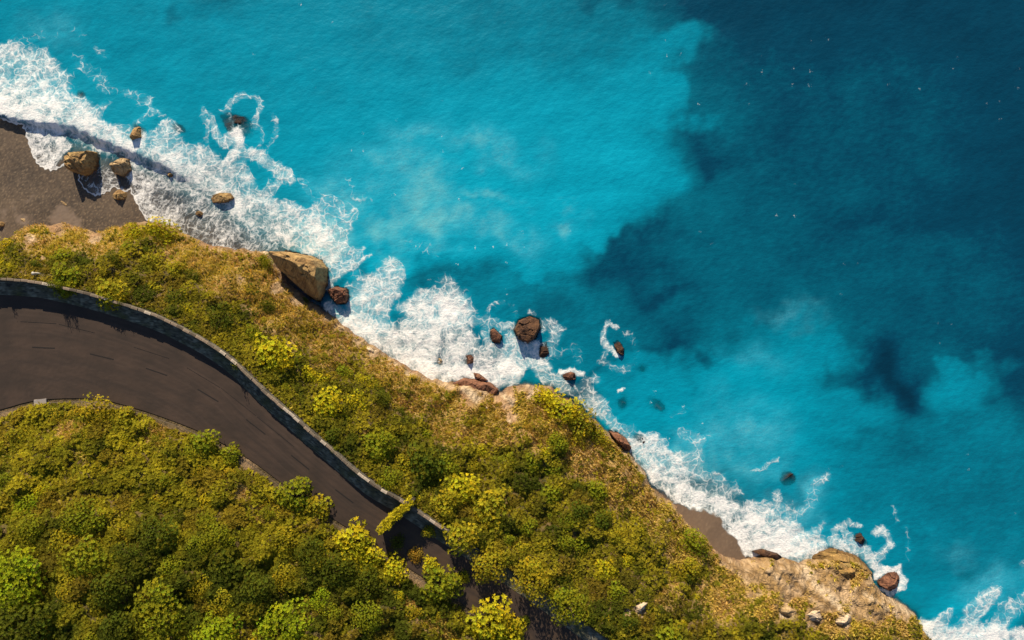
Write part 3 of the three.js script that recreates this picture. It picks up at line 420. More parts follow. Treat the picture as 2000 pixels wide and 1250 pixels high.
    map[q] = LUT[(clamp(c[0]) * 4095) | 0]; map[q + 1] = LUT[(clamp(c[1]) * 4095) | 0]; map[q + 2] = LUT[(clamp(c[2]) * 4095) | 0]; map[q + 3] = 255 * al;
    rgh[q + 1] = mix(70, 240, clamp(foam)); rgh[q] = rgh[q + 2] = 0; rgh[q + 3] = 255;
    const rip = 0.5 * noise(x * 0.9 + 0.4 * z, z * 1.5) + 0.35 * noise(x * 2.1, z * 3.1) + 0.22 * noise(x * 4.3 + z, z * 5.2);
    const bh = clamp(0.42 + 0.16 * rip + 0.4 * foam * (0.6 + 0.5 * fine)); bmp[q] = bmp[q + 1] = bmp[q + 2] = 255 * bh; bmp[q + 3] = 255;
  }
  const tex = (d, s) => { const t = new THREE.DataTexture(d, TW, TH, THREE.RGBAFormat); t.magFilter = t.minFilter = THREE.LinearFilter; t.wrapS = t.wrapT = THREE.ClampToEdgeWrapping; if (s) t.colorSpace = THREE.SRGBColorSpace; t.needsUpdate = true; return t; };
  const seaMat = new THREE.MeshPhysicalMaterial({ name: 'sea_water', map: tex(map, true), roughnessMap: tex(rgh), bumpMap: tex(bmp), bumpScale: 0.15, roughness: 1, ior: 1.33, transparent: true, side: THREE.DoubleSide });
  const step = 0.5, x0 = UX0 < 0 ? -130 : 0, z0 = -90, nx = 260, nz = 360, id = new Int32Array((nx + 1) * (nz + 1)).fill(-1), pos = [], uv = [], idx = [];
  for (let j = 0; j <= nz; j++) for (let i = 0; i <= nx; i++) {
    const x = x0 + i * step, z = z0 + j * step, d = sample(fDepth, x, z);
    if (d < -3.5) continue;
    const b = x < -28 ? beachH(x, z) : x > 24 && x < 56 && z > 24 ? beachH(x, z) : -9;
    id[j * (nx + 1) + i] = pos.length / 3; pos.push(x, Math.max(seaY(x, z) * clamp(d * 0.6 + 0.35, 0.12, 1) + 0.1, b + 0.06) + boreH(x, z), z); uv.push((x - UX0) / (UX1 - UX0), (z - TZ0) / (TZ1 - TZ0));
  }
  for (let j = 0; j < nz; j++) for (let i = 0; i < nx; i++) { const a = id[j * (nx + 1) + i], b = id[j * (nx + 1) + i + 1], c = id[(j + 1) * (nx + 1) + i], d = id[(j + 1) * (nx + 1) + i + 1]; if (a >= 0 && b >= 0 && c >= 0 && d >= 0) idx.push(a, c, b, b, c, d); }
  put(new THREE.Mesh(geo(pos, idx, null, uv), seaMat), 'sea_surface', sea);
}
{
  const ring = new THREE.Shape([[-3000, -3000], [3000, -3000], [3000, 3000], [-3000, 3000]].map(p => new THREE.Vector2(...p)));
  ring.holes.push(new THREE.Path([[-129, -88], [-129, 89], [129, 89], [129, -88]].map(p => new THREE.Vector2(...p))));
  const far = new THREE.Mesh(new THREE.ShapeGeometry(ring).rotateX(-Math.PI / 2).translate(0, -0.2, 0), new THREE.MeshStandardMaterial({ name: 'open_sea', color: new THREE.Color().setRGB(0.003, 0.14, 0.24), roughness: 0.3, side: THREE.DoubleSide }));
  tag(put(far, 'open_sea'), 'open blue sea around the bay', null, null, 'structure');
}

// ---------------------------------------------------------------- road
const NS = 420, along = [0]; for (let i = 1; i <= NS; i++) along.push(along[i - 1] + Math.hypot((wallLine[i][0] + lowLine[i][0] - wallLine[i - 1][0] - lowLine[i - 1][0]) / 2, (wallLine[i][1] + lowLine[i][1] - wallLine[i - 1][1] - lowLine[i - 1][1]) / 2));
// partner of each wall point on the low edge: nearest point, kept monotone
const partner = []; { let last = 0; for (let i = 0; i <= NS; i++) { let best = 1e9, b = last; for (let k = last; k <= Math.min(NS, last + 14); k++) { const d = Math.hypot(lowLine[k][0] - wallLine[i][0], lowLine[k][1] - wallLine[i][1]); if (d < best) { best = d; b = k; } } last = b; partner.push(b); } }
const cross = []; { for (let i = 0; i <= NS; i++) { let s = 0, n = 0; for (let k = -12; k <= 12; k++) { const m = i + k; if (m < 0 || m > NS) continue; s += partner[m]; n++; } const f = s / n, a = Math.floor(f), t = f - a, p = lowLine[a], q = lowLine[Math.min(NS, a + 1)]; cross.push([wallLine[i], [mix(p[0], q[0], t), mix(p[1], q[1], t)]]); } }
const roadAt = (i, d) => { const [w, l] = cross[i], L = Math.hypot(l[0] - w[0], l[1] - w[1]), t = d / L; return [mix(w[0], l[0], t), mix(w[1], l[1], t), L]; };   // d metres from the wall
const GUT = 2.7;
function strip(i0, i1, d0, d1, nd, yAt, colAt) {    // d0, d1: metres from wall, or functions of (i, width)
  const pos = [], col = [], idx = [];
  for (let i = i0; i <= i1; i++) { const L = roadAt(i, 1)[2]; for (let k = 0; k <= nd; k++) { const a = typeof d0 === 'function' ? d0(L) : d0, b = typeof d1 === 'function' ? d1(L) : d1, d = mix(a, b, k / nd), [x, z] = roadAt(i, d); pos.push(x, yAt(d, x, z), z); col.push(...colAt(x, z, d, L, i)); } }
  for (let i = 0; i < i1 - i0; i++) for (let k = 0; k < nd; k++) { const a = i * (nd + 1) + k, b = a + nd + 1; idx.push(a, a + 1, b, a + 1, b + 1, b); }
  return geo(pos, idx, col);
}
const gate = (() => { const p = P(765, 1005, RY + 2); let b = 0, bd = 1e9; for (let i = 0; i <= NS; i++) { const d = Math.hypot((cross[i][0][0] + cross[i][1][0]) / 2 - p[0], (cross[i][0][1] + cross[i][1][1]) / 2 - p[1]); if (d < bd) { bd = d; b = i; } } return b; })();
const roadCol = (x, z, d, L, i) => {
  const n = fbm(x * 0.25, z * 0.25, 4), g = noise(x * 4, z * 4), lane = (d - GUT) / (L - GUT);
  let c = mix3([0.029, 0.0185, 0.013], [0.054, 0.033, 0.0225], clamp(0.5 + n * 1.1 + 0.22 * g));
  for (const [at, w, k] of [[0.22, 0.03, 0.2], [0.38, 0.03, 0.2], [0.63, 0.035, 0.28], [0.8, 0.035, 0.28]]) c = mix3(c, [0.016, 0.0115, 0.0095], 1.6 * k * Math.exp(-(((lane - at) / w) ** 2)) * (0.7 + n));
  const st = noise(d * 3.2, along[i] * 0.06); c = mix3(c, [0.075, 0.049, 0.036], 0.25 * sm(0.1, 0.6, st)); c = mix3(c, [0.015, 0.011, 0.009], 0.25 * sm(0.15, 0.5, noise(d * 2.3 + 9, along[i] * 0.05)));
  if (i > gate) c = mix3(c, [0.06, 0.036, 0.02], 0.75 * sm(-0.1, 0.25, fbm(x * 0.4, z * 0.4, 4)));
  return c;
};
const roadMesh = put(new THREE.Mesh(strip(0, NS, GUT, L => L, 60, (d, x, z) => RY + 0.012 * noise(x * 1.5, z * 1.5), roadCol), std({ name: 'asphalt', roughness: 0.85 })), 'road');
tag(roadMesh, 'worn brown grey asphalt road bending along the cliff', null, null, 'structure');
const stoneCol = (x, z) => { const e = worley(x * 2.1, z * 2.1), k = WL[2] / 255, m = fbm(x * 0.4, z * 0.4, 3); let c = mix3([0.085, 0.08, 0.055], [0.24, 0.23, 0.17], k * k); c = mix3(c, [0.065, 0.068, 0.02], clamp(m * 1.4 + 0.2)); return mix3([0.03, 0.03, 0.025], c, sm(0.02, 0.16, e)); };
const gut = strip(0, NS, 0.2, GUT - 0.02, 24, (d, x, z) => { const e = worley(x * 2.1, z * 2.1); return RY + 0.02 + 0.16 * sm(GUT, 0.4, d) + 0.05 * sm(0.02, 0.25, e); }, stoneCol);
tag(put(new THREE.Mesh(gut, std({ name: 'paving_stone' })), 'stone_shoulder'), 'stone paved shoulder between the asphalt and the parapet wall', null, null, 'structure');
const ditch = strip(0, NS, L => L + 0.02, L => L + 0.7, 6, (d, x, z) => RY - 0.03, (x, z) => mix3([0.05, 0.04, 0.03], [0.10, 0.075, 0.05], clamp(0.5 + fbm(x, z, 3))));
{ const p = ditch.attributes.position; for (let i = 0; i < p.count; i++) { const k = i % 7; p.setY(i, RY + [-0.02, -0.5, -0.55, -0.55, -0.5, 0.02, 0.05][k]); } ditch.computeVertexNormals(); }
tag(put(new THREE.Mesh(ditch, std({ name: 'ditch_concrete' })), 'roadside_ditch'), 'dark drainage ditch along the inner edge of the road', null, null, 'structure');
// painted centre dashes, worn dark, and the pale edge line farther on
const paintMat = new THREE.MeshStandardMaterial({ name: 'worn_marking', color: new THREE.Color().setRGB(0.010, 0.008, 0.0075), roughness: 0.9, side: THREE.DoubleSide });
const lineMat = new THREE.MeshStandardMaterial({ name: 'pale_paint', color: new THREE.Color().setRGB(0.5, 0.47, 0.42), roughness: 0.8, side: THREE.DoubleSide });
function nearestI(px, py, y = RY) { const p = P(px, py, y); let b = 0, bd = 1e9; for (let i = 0; i <= NS; i++) for (const t of [0, .25, .5, .75, 1]) { const d = Math.hypot(mix(cross[i][0][0], cross[i][1][0], t) - p[0], mix(cross[i][0][1], cross[i][1][1], t) - p[1]); if (d < bd) { bd = d; b = i; } } return b; }
function flat(a, b, w, y) { const dx = b[0] - a[0], dz = b[1] - a[1], l = Math.hypot(dx, dz), nx = -dz / l * w / 2, nz = dx / l * w / 2; return geo([a[0] + nx, y, a[1] + nz, b[0] + nx, y, b[1] + nz, a[0] - nx, y, a[1] - nz, b[0] - nx, y, b[1] - nz], [0, 1, 2, 2, 1, 3]); }
for (const [a, b] of [[[63, 678], [107, 680]], [[176, 691], [222, 702]], [[285, 719], [326, 733]], [[386, 760], [426, 784]], [[481, 819], [518, 848]], [[569, 889], [604, 917]], [[655, 956], [690, 982]]]) put(new THREE.Mesh(flat(P(...a, RY), P(...b, RY), 0.17, RY + 0.022), paintMat), 'lane_dash', roadMesh);
for (const [a, b] of [[[365, 718], [430, 757]], [[432, 758], [500, 812]], [[502, 814], [575, 873]], [[262, 678], [330, 700]], [[40, 628], [110, 632]], [[115, 633], [185, 650]]]) put(new THREE.Mesh(flat(P(...a, RY), P(...b, RY), 0.07, RY + 0.02), paintMat), 'asphalt_seam', roadMesh);
{ const pts = [[985, 1136], [1022, 1161], [1052, 1182], [1085, 1203], [1120, 1226], [1160, 1254], [1200, 1284]]; for (let i = 0; i < pts.length - 1; i++) put(new THREE.Mesh(flat(P(...pts[i], RY), P(pts[i + 1][0] - 4, pts[i + 1][1] - 3, RY), 0.16, RY + 0.024), lineMat), 'edge_line', roadMesh); }

// parapet wall with coping blocks
{
  const wall = new THREE.Group(); wall.name = numbered('parapet_wall'); scene.add(wall); tag(wall, 'long weathered stone parapet wall with pale top along the cliff road', 'wall');
  const end = nearestI(880, 1043, wallTopY), pos = [], col = [], idx = []; const dirAt = i => { const a = wallLine[Math.max(0, i - 1)], b = wallLine[Math.min(NS, i + 1)], l = Math.hypot(b[0] - a[0], b[1] - a[1]); return [(b[0] - a[0]) / l, (b[1] - a[1]) / l]; };
  const prof = [[-0.22, -2.2], [-0.2, WH - 0.14], [0.17, WH - 0.14], [0.3, 0.9], [0.42, -0.3]];
  for (let i = 0; i <= end; i++) { const [dx, dz] = dirAt(i), [x, z] = wallLine[i]; for (const [o, y] of prof) { const px = x - dz * o, pz = z + dx * o, e = worley(along[i] * 1.6, y * 2.4 + o * 3); pos.push(px, RY + y, pz); const k = mix3([0.07, 0.066, 0.055], [0.17, 0.155, 0.12], clamp(0.5 + fbm(along[i] * 0.8, y * 2 + o, 3) * 1.6)); col.push(...mix3([0.04, 0.04, 0.03], k, sm(0.03, 0.2, e))); } }
  const n = prof.length; for (let i = 0; i < end; i++) for (let k = 0; k < n - 1; k++) { const a = i * n + k, b = a + n; idx.push(a, b, a + 1, a + 1, b, b + 1); }
  put(new THREE.Mesh(geo(pos, idx, col), rockMat), 'wall_face', wall);
  const tones = [[0.17, 0.135, 0.095], [0.40, 0.34, 0.27], [0.10, 0.078, 0.055], [0.23, 0.175, 0.125], [0.13, 0.105, 0.078]].map(c => new THREE.MeshStandardMaterial({ name: 'coping_stone', color: new THREE.Color().setRGB(...c), roughness: 0.95 }));
  for (let i = 0; i + 3 <= end; i += 3) {            // coping stones of about 1 m, joints left open
    const pp = [], ii = []; const j1 = rr(-0.06, 0.06), hh = WH + rr(-0.07, 0.06);
    for (let k = 0; k <= 3; k++) { const t = k === 0 ? 0.08 : k === 3 ? 2.92 : k, a = Math.floor(i + t), f = i + t - a, p = wallLine[a], q = wallLine[Math.min(NS, a + 1)], x = mix(p[0], q[0], f), z = mix(p[1], q[1], f), [dx, dz] = dirAt(a); for (const [o, y] of [[-0.25, WH - 0.138], [-0.24, hh - 0.03], [-0.2, hh], [0.15, hh + j1 * 0.4], [0.19, hh - 0.04], [0.2, WH - 0.138]]) pp.push(x - dz * (o + j1), RY + y + 0.012 * noise(x * 3, z * 3), z + dx * (o + j1)); }
    for (let k = 0; k < 3; k++) for (let e = 0; e < 5; e++) { const a = k * 6 + e, b = a + 6; ii.push(a, b, a + 1, a + 1, b, b + 1); }
    for (const o of [0, 18]) ii.push(o, o + 1, o + 2, o, o + 2, o + 3, o, o + 3, o + 4, o, o + 4, o + 5);
    put(new THREE.Mesh(geo(pp, ii), tones[Math.floor(rnd() * 5)]), 'coping_stone', wall);
  }
}

// ---------------------------------------------------------------- leaves and bushes
function leaf(pos, nor, col, idx, o, d, up, len, wid, c, droop) { // bent diamond of two triangles
  const sx = d.y * up.z - d.z * up.y, sy = d.z * up.x - d.x * up.z, sz = d.x * up.y - d.y * up.x, sl = Math.hypot(sx, sy, sz) || 1, k = wid / 2 / sl, b = pos.length / 3;
  const mx = o.x + d.x * len * 0.5 + up.x * droop, my = o.y + d.y * len * 0.5 + up.y * droop, mz = o.z + d.z * len * 0.5 + up.z * droop;
  pos.push(o.x, o.y, o.z, mx + sx * k, my + sy * k, mz + sz * k, mx - sx * k, my - sy * k, mz - sz * k, o.x + d.x * len, o.y + d.y * len - droop * 0.6, o.z + d.z * len);
  for (let i = 0; i < 4; i++) col.push(c[0], c[1], c[2]); idx.push(b, b + 1, b + 2, b + 1, b + 3, b + 2);
}
const V = (x, y, z) => new THREE.Vector3(x, y, z);
function rosette(A, o, axis, size, n, tint) {
  const t1 = V(-axis.y, axis.x, 0.31).cross(axis).normalize(), t2 = t1.clone().cross(axis).normalize(), p0 = rr(0, 6.28);
  for (let k = 0; k < n; k++) { const a = p0 + k / n * 6.283 + rr(-0.25, 0.25), lift = rr(0.05, 0.75), d = t1.clone().multiplyScalar(Math.cos(a)).addScaledVector(t2, Math.sin(a)).addScaledVector(axis, lift).normalize(); const s = rr(0.8, 1.2), j = rr(0.8, 1.2); leaf(A.pos, null, A.col, A.idx, o, d, axis, size * s, size * s * rr(0.36, 0.5), [tint[0] * j, tint[1] * j, tint[2] * j], size * 0.08); }
}
function limb(A, a, b, r0, r1, c) { const d = b.clone().sub(a).normalize(), u = V(0.3, 0.2, 0.9).cross(d).normalize(), v = d.clone().cross(u), b0 = A.pos.length / 3; for (const [p, r] of [[a, r0], [b, r1]]) for (let k = 0; k < 5; k++) { const t = k / 5 * 6.283; A.pos.push(p.x + (u.x * Math.cos(t) + v.x * Math.sin(t)) * r, p.y + (u.y * Math.cos(t) + v.y * Math.sin(t)) * r, p.z + (u.z * Math.cos(t) + v.z * Math.sin(t)) * r); A.col.push(...c); } for (let k = 0; k < 5; k++) { const n = (k + 1) % 5; A.idx.push(b0 + k, b0 + n, b0 + 5 + k, b0 + n, b0 + 5 + n, b0 + 5 + k); } }
// unit bushes: radius about 1, height about h; leaf sizes are given for a bush about 2.3 m in radius
function bushGeo(kind, s) {
  const keep = seed; seed = s * 104729; const A = { pos: [], col: [], idx: [] }, B = { pos: [], col: [], idx: [] };
  const K = { clump: { lobes: 9, per: 24, size: 0.115, n: 7, h: 0.95, jit: 0.10 }, fine: { lobes: 11, per: 34, size: 0.08, n: 6, h: 0.85, jit: 0.16 }, airy: { lobes: 12, per: 20, size: 0.10, n: 6, h: 0.9, jit: 0.3 }, tree: { lobes: 14, per: 52, size: 0.068, n: 6, h: 1.0, jit: 0.12 }, mat: { lobes: 10, per: 30, size: 0.10, n: 6, h: 0.45, jit: 0.12 } }[kind];
  const lobes = [{ c: V(0, K.h * 0.55, 0), r: 0.55 }];
  for (let k = 0; k < K.lobes; k++) { const a = k * 2.4 + rr(-0.4, 0.4), q = rr(0.32, 0.72), r = rr(0.24, 0.42); lobes.push({ c: V(Math.cos(a) * q, K.h * rr(0.28, 0.72) * (1.15 - q * 0.5), Math.sin(a) * q), r }); }
  for (const L of lobes) {
    const tone = rr(0.82, 1.18), warm = rr(-0.12, 0.16);
    limb(B, V(0, 0.02, 0), V(L.c.x * 0.55, L.c.y * 0.75, L.c.z * 0.55), 0.035, 0.02, [0.09, 0.06, 0.035]); limb(B, V(L.c.x * 0.55, L.c.y * 0.75, L.c.z * 0.55), L.c, 0.02, 0.01, [0.09, 0.06, 0.035]);
    const m = Math.round(K.per * (L.r / 0.34) ** 2 * 0.8);
    for (let k = 0; k < m; k++) {
      const a = k * 2.39996 + rr(-0.3, 0.3), cy = 1 - (k + 0.5) / m * 1.35, sy = Math.sqrt(Math.max(0, 1 - cy * cy)), n = V(Math.cos(a) * sy, cy, Math.sin(a) * sy), r = L.r * (1 + rr(-K.jit, K.jit) - (rnd() < 0.15 ? 0.3 : 0));
      const o = V(L.c.x + n.x * r, Math.max(0.04, L.c.y + n.y * r * 0.85), L.c.z + n.z * r), ax = n.clone().add(V(rr(-0.3, 0.3), 0.55, rr(-0.3, 0.3))).normalize(), j = tone * rr(0.78, 1.22), w = warm + rr(-0.12, 0.14);
      rosette(A, o, ax, K.size * rr(0.85, 1.25), K.n, [j * (1 + w), j, j * (1 - w)]);
    }
  }
  seed = keep; return { crown: geo(A.pos, A.idx, A.col), stem: geo(B.pos, B.idx, B.col) };
}
const leafMat = (r, g, b) => new THREE.MeshPhysicalMaterial({ name: 'leaves', color: new THREE.Color().setRGB(r, g, b), vertexColors: true, roughness: 0.9, transmission: 0.28, thickness: 0, side: THREE.DoubleSide, specularIntensity: 0.12 });
const LEAF = { lime: leafMat(0.41, 0.365, 0.012), green: leafMat(0.20, 0.22, 0.010), olive: leafMat(0.30, 0.262, 0.013), deep: leafMat(0.085, 0.105, 0.007), vivid: leafMat(0.25, 0.315, 0.010), rust: leafMat(0.32, 0.21, 0.025), gold: leafMat(0.42, 0.33, 0.02) };
const stemMat = std({ name: 'bark' });
const SHAPES = {}; for (const k of ['clump', 'fine', 'airy', 'mat', 'tree']) SHAPES[k] = [0, 1, 2].map(i => bushGeo(k, 3 + i + k.length * 10));
const taken = [], cellSize = 4, hash = new Map();
const addTaken = (x, z, r) => { taken.push([x, z, r]); const k = Math.floor(x / cellSize) + ',' + Math.floor(z / cellSize); (hash.get(k) || hash.set(k, []).get(k)).push([x, z, r]); };
const free = (x, z, r, f) => { const a = Math.floor(x / cellSize), b = Math.floor(z / cellSize); for (let i = -2; i <= 2; i++) for (let j = -2; j <= 2; j++) for (const q of hash.get((a + i) + ',' + (b + j)) || []) if (Math.hypot(q[0] - x, q[1] - z) < (q[2] + r) * f) return false; return true; };
const protos = {};
function bush(x, y, z, r, shape, tone, label, group, tall = 1, name = 'bush') {
  if (name === 'tree') shape = 'tree'; const v = Math.floor(rnd() * 3), key = shape + v + tone; let o = protos[key];
  if (!o) { o = protos[key] = new THREE.Group(); put(new THREE.Mesh(SHAPES[shape][v].crown, LEAF[tone]), 'crown', o); put(new THREE.Mesh(SHAPES[shape][v].stem, stemMat), 'trunk', o); }
  const c = o.clone(); c.name = numbered(name); c.position.set(x, y - 0.15, z); c.rotation.y = rr(0, 6.28); c.scale.set(r * rr(0.92, 1.08), r * tall, r * rr(0.92, 1.08)); scene.add(c);
  tag(c, label, name === 'tree' ? 'tree' : 'bush', group); addTaken(x, z, r); return c;
}
// bushes one can point to: photo point, radius in photo points, shape, tone, tallness, label
const named = [
  [540, 692, 44, 'clump', 'lime', 1.05, 'bright lime bush against the road wall where the road straightens'],
  [135, 545, 34, 'clump', 'green', .9, 'dark green bush touching the road wall at upper left'],
  [222, 572, 34, 'clump', 'olive', .9, 'olive bush behind the road wall left of the bend'],
  [320, 452, 34, 'mat', 'lime', 1.1, 'bright low bush on the cliff brow above the big swash'],
  [262, 460, 24, 'mat', 'lime', 1, 'smaller yellow green bush left of the cliff brow bush'],
  [525, 600, 17, 'fine', 'deep', 1, 'small dark bush on dry grass below the tall outcrop'],
  [597, 588, 9, 'fine', 'deep', 1, 'tiny dark bush at the gully lip beside the outcrop'],
  [515, 512, 18, 'fine', 'green', .8, 'green bush at the head of the dark gully'],
  [405, 862, 32, 'clump', 'green', 1, 'rounded bush alone on the inner verge under the bend'],
  [200, 805, 38, 'fine', 'olive', 1, 'wide leafy bush overhanging the ditch at left bend'],
  [250, 815, 26, 'clump', 'olive', .9, 'leafy bush right of the wide one over the ditch'],
  [455, 885, 26, 'clump', 'green', 1, 'bush on the verge just right of the rounded lone bush'],
  [585, 960, 40, 'clump', 'green', 1, 'broad bush spreading over the inner road edge'],
  [625, 990, 30, 'clump', 'olive', 1, 'lower right neighbour of the broad road edge bush'],
  [695, 1050, 44, 'clump', 'lime', 1.1, 'yellow rosette bush left of the vine covered barrier'],
  [725, 1085, 36, 'clump', 'lime', 1, 'rosette bush just below the one beside the barrier'],
  [772, 1108, 30, 'clump', 'lime', 1.1, 'small rosette bush below the vine covered barrier'],
  [860, 1135, 42, 'clump', 'green', 1.1, 'green tree leaning over the left side of shaded road'],
  [842, 1100, 20, 'clump', 'lime', 1.2, 'small bright bush at the corner of the shaded road'],
  [958, 1205, 50, 'clump', 'lime', 1, 'large rosette bush at bottom beside the shaded road'],
  [1000, 1238, 34, 'clump', 'lime', 1, 'rosette bush at the bottom frame edge by shaded road'],
  [898, 952, 38, 'clump', 'lime', 1, 'brightest rosette bush right of the wall end'],
  [900, 1045, 36, 'clump', 'olive', 1, 'olive bush hanging over the end of the wall'],
  [870, 985, 30, 'clump', 'olive', 1, 'bush between the brightest rosette bush and the wall'],
  [960, 990, 46, 'clump', 'olive', 1, 'broad olive bush right of the brightest rosette bush'],
  [50, 1130, 60, 'clump', 'vivid', 1.1, 'large sunlit tree crown near the bottom left corner', 'tree'],
  [180, 1090, 52, 'clump', 'green', 1.1, 'green tree right of the sunlit one at bottom left', 'tree'],
  [560, 1215, 58, 'clump', 'vivid', 1, 'vivid green tree at the bottom edge below the meadow', 'tree'],
  [320, 1190, 62, 'clump', 'green', 1.1, 'big dark leaved tree at bottom left of centre', 'tree'],
  [445, 1110, 40, 'airy', 'deep', 1, 'dark feathery bush in the middle of the lower thicket'],
  [55, 1220, 60, 'clump', 'deep', 1.1, 'darkest tree in the bottom left corner', 'tree'],
  [430, 1235, 48, 'clump', 'vivid', 1, 'yellow green tree at bottom left of the vivid one', 'tree'],
  [40, 850, 26, 'airy', 'olive', .9, 'grey green spiky bush near the left frame edge'],
  [1095, 800, 42, 'mat', 'lime', 1.2, 'dense yellow green bush on the blunt headland brow'],
  [1130, 830, 38, 'mat', 'olive', 1.2, 'olive bush below the dense one on blunt headland'],
  [1060, 778, 26, 'mat', 'lime', 1, 'bright bush at the tip of the blunt headland'],
  [1165, 850, 26, 'mat', 'olive', 1, 'bush above the red slab at the cliff foot'],
  [1352, 1062, 34, 'fine', 'green', 1, 'bushy green clump above the brown sand cove'],
  [1345, 1112, 30, 'fine', 'olive', 1, 'olive clump below the one above the brown cove'],
  [830, 905, 40, 'clump', 'deep', 1, 'dark bush in the shadowed hollow of the middle slope'],
  [740, 870, 36, 'clump', 'green', 1, 'green bush against the wall on the straight stretch'],
  [640, 790, 36, 'clump', 'lime', 1, 'lime bush beside the wall below the bright lime one'],
  [435, 625, 30, 'fine', 'deep', 1, 'dark bush patch outside the bend of the wall'],
  [345, 585, 26, 'fine', 'deep', 1, 'dark bush patch above the wall before the bend'],
  [960, 1095, 44, 'clump', 'olive', 1.1, 'olive tree overhanging the right side of the shaded road', 'tree'],
  [1040, 1130, 42, 'clump', 'olive', 1.1, 'next tree along the right side of shaded road', 'tree'],
  [1110, 1180, 40, 'clump', 'green', 1.1, 'tree shading the pale edge line of the lower road', 'tree'],
  [1300, 1240, 40, 'clump', 'green', 1, 'green bush at bottom edge below the pink ledge rock']];
for (const [px, py, rp, shape, tone, tall, label, kind] of named) { const [x, y, z] = onLand(px, py), r = rp * (HC - y - 2) / F * 1.05; bush(x, y, z, r, shape, tone, label, null, tall, kind || 'bush'); }
// the rest of the thicket, by place
for (const [px, py, r, tall, label] of [[10, 541, 0.7, 3.9, 'slim sapling behind the wall at the left frame edge'], [114, 556, 0.9, 3.4, 'slim sapling behind the wall below the dark green bush'], [126, 559, 0.7, 4.2, 'tallest sapling behind the wall at upper left'], [222, 584, 0.6, 3.6, 'sapling behind the wall under the olive bush'], [243, 590, 0.6, 3.3, 'sapling close right of the one under the olive bush'], [386, 652, 0.7, 3.6, 'sapling behind the wall at the start of the bend'], [470, 714, 0.9, 3.9, 'sapling behind the wall at the sharpest bend'], [560, 795, 0.8, 3.0, 'sapling behind the wall past the bend'], [655, 876, 0.8, 3.2, 'sapling behind the straight wall above the barrier']]) { const [x, y, z] = onLand(px, py); bush(x, y, z, r, 'airy', 'green', label, null, tall); }
for (const [px, py, r, shape, tone, label] of [[806, 972, 1.3, 'clump', 'lime', 'small lime bush at the seaward end of the barrier'], [775, 1062, 1.5, 'airy', 'deep', 'dark weeds on the closed road just behind the barrier'], [812, 1085, 1.6, 'mat', 'rust', 'brown weeds in the middle of the shaded closed road'], [838, 1040, 1.3, 'clump', 'olive', 'small bush in front of the last pale stretch of wall'], [905, 1128, 1.3, 'mat', 'green', 'green weeds on the shaded road left side past the barrier'], [1025, 1215, 1.2, 'mat', 'deep', 'dark weeds at bottom on the shaded road left edge']]) { const [x, z] = P(px, py, RY + 0.5); bush(x, RY + 0.1, z, r, shape, tone, label, null, 0.8); }
const roadGap = (x, z) => inside(roadPoly, x, z) ? -Math.min(polyDist(wallLine, x, z), polyDist(lowLine, x, z)) : Math.min(polyDist(wallLine, x, z), polyDist(lowLine, x, z));
const AREA = {
  hill: ['leafy bush in the thicket on the hillside inland of the road', 'bushes of the inland thicket'],
  high: ['tree crown in the dense wood at the bottom left', 'trees of the bottom left wood'],
  slope: ['leafy bush on the slope between the road wall and the sea cliff', 'bushes of the seaward slope'],
  dry: ['low scattered bush on the dry grass near the cliff edge', 'low bushes of the cliff edge'],
  right: ['low bush on the rocky right hand end of the slope', 'bushes of the right hand slope'] };
const LANDMARKS = [[575, 540, 'the tall rock outcrop'], [660, 578, 'the blocky reddish boulder'], [925, 758, 'the reddish shore ledge'], [1045, 752, 'the blunt headland tip'], [1212, 865, 'the cliff foot red slab'], [1395, 1050, 'the brown sand cove'], [1640, 1110, 'the golden headland'], [1592, 1203, 'the brightest white rock'], [1250, 1187, 'the pink ledge rock'], [870, 1037, 'the end of the wall'], [770, 1008, 'the vine covered barrier'], [420, 680, 'the bend of the wall'], [540, 692, 'the bright lime wall bush'], [320, 450, 'the cliff brow bush'], [80, 785, 'the concrete slab'], [405, 862, 'the lone verge bush'], [585, 960, 'the broad road edge bush'], [560, 1215, 'the vivid green tree'], [50, 1130, 'the sunlit corner tree'], [445, 1110, 'the dark feathery bush'], [320, 1190, 'the big dark leaved tree'], [958, 1205, 'the large rosette bush'], [1300, 1240, 'the bottom edge bush'], [898, 952, 'the brightest rosette bush'], [830, 905, 'the dark hollow bush'], [76, 535, 'the marker post'], [250, 960, 'the inland thicket middle'], [100, 950, 'the left frame edge thicket'], [700, 800, 'the straight wall stretch'], [1180, 1050, 'the right slope middle'], [1040, 950, 'the seaward slope middle'], [1125, 1225, 'the pale edge line']];
const TONES = { lime: 'lime yellow', vivid: 'vivid green', green: 'mid green', olive: 'olive', deep: 'dark green', rust: 'rusty brown', gold: 'golden' }, FORM = { clump: 'rosette', fine: 'fine leaved', airy: 'loose', mat: 'low', tree: 'full crowned' };
const unlabelled = [];
function nameTheRest() {                            // each by its tone, form and nearest landmark
  const sets = {};
  for (const b of unlabelled) { let best = 1e9, L; for (const l of LANDMARKS) { const d = Math.hypot(l[0] - b.px, l[1] - b.py); if (d < best) { best = d; L = l; } } const a = Math.round(Math.atan2(b.py - L[1], b.px - L[0]) / (Math.PI / 4)) & 7, dir = ['right of', 'lower right of', 'below', 'lower left of', 'left of', 'upper left of', 'above', 'upper right of'][a]; b.d = best; (sets[dir + ' ' + L[2]] ||= []).push(b); }
  for (const [where, list] of Object.entries(sets)) list.sort((p, q) => p.d - q.d).forEach((b, i) => { b.o.userData.label = `${TONES[b.tone]} ${FORM[b.shape]} ${b.o.userData.category}, ${i ? ['second', 'third', 'fourth', 'fifth', 'sixth', 'seventh', 'eighth', 'ninth', 'tenth', 'eleventh', 'twelfth'][i - 1] + ' nearest' : 'nearest'} ${where}`; });
}
let count = named.length;
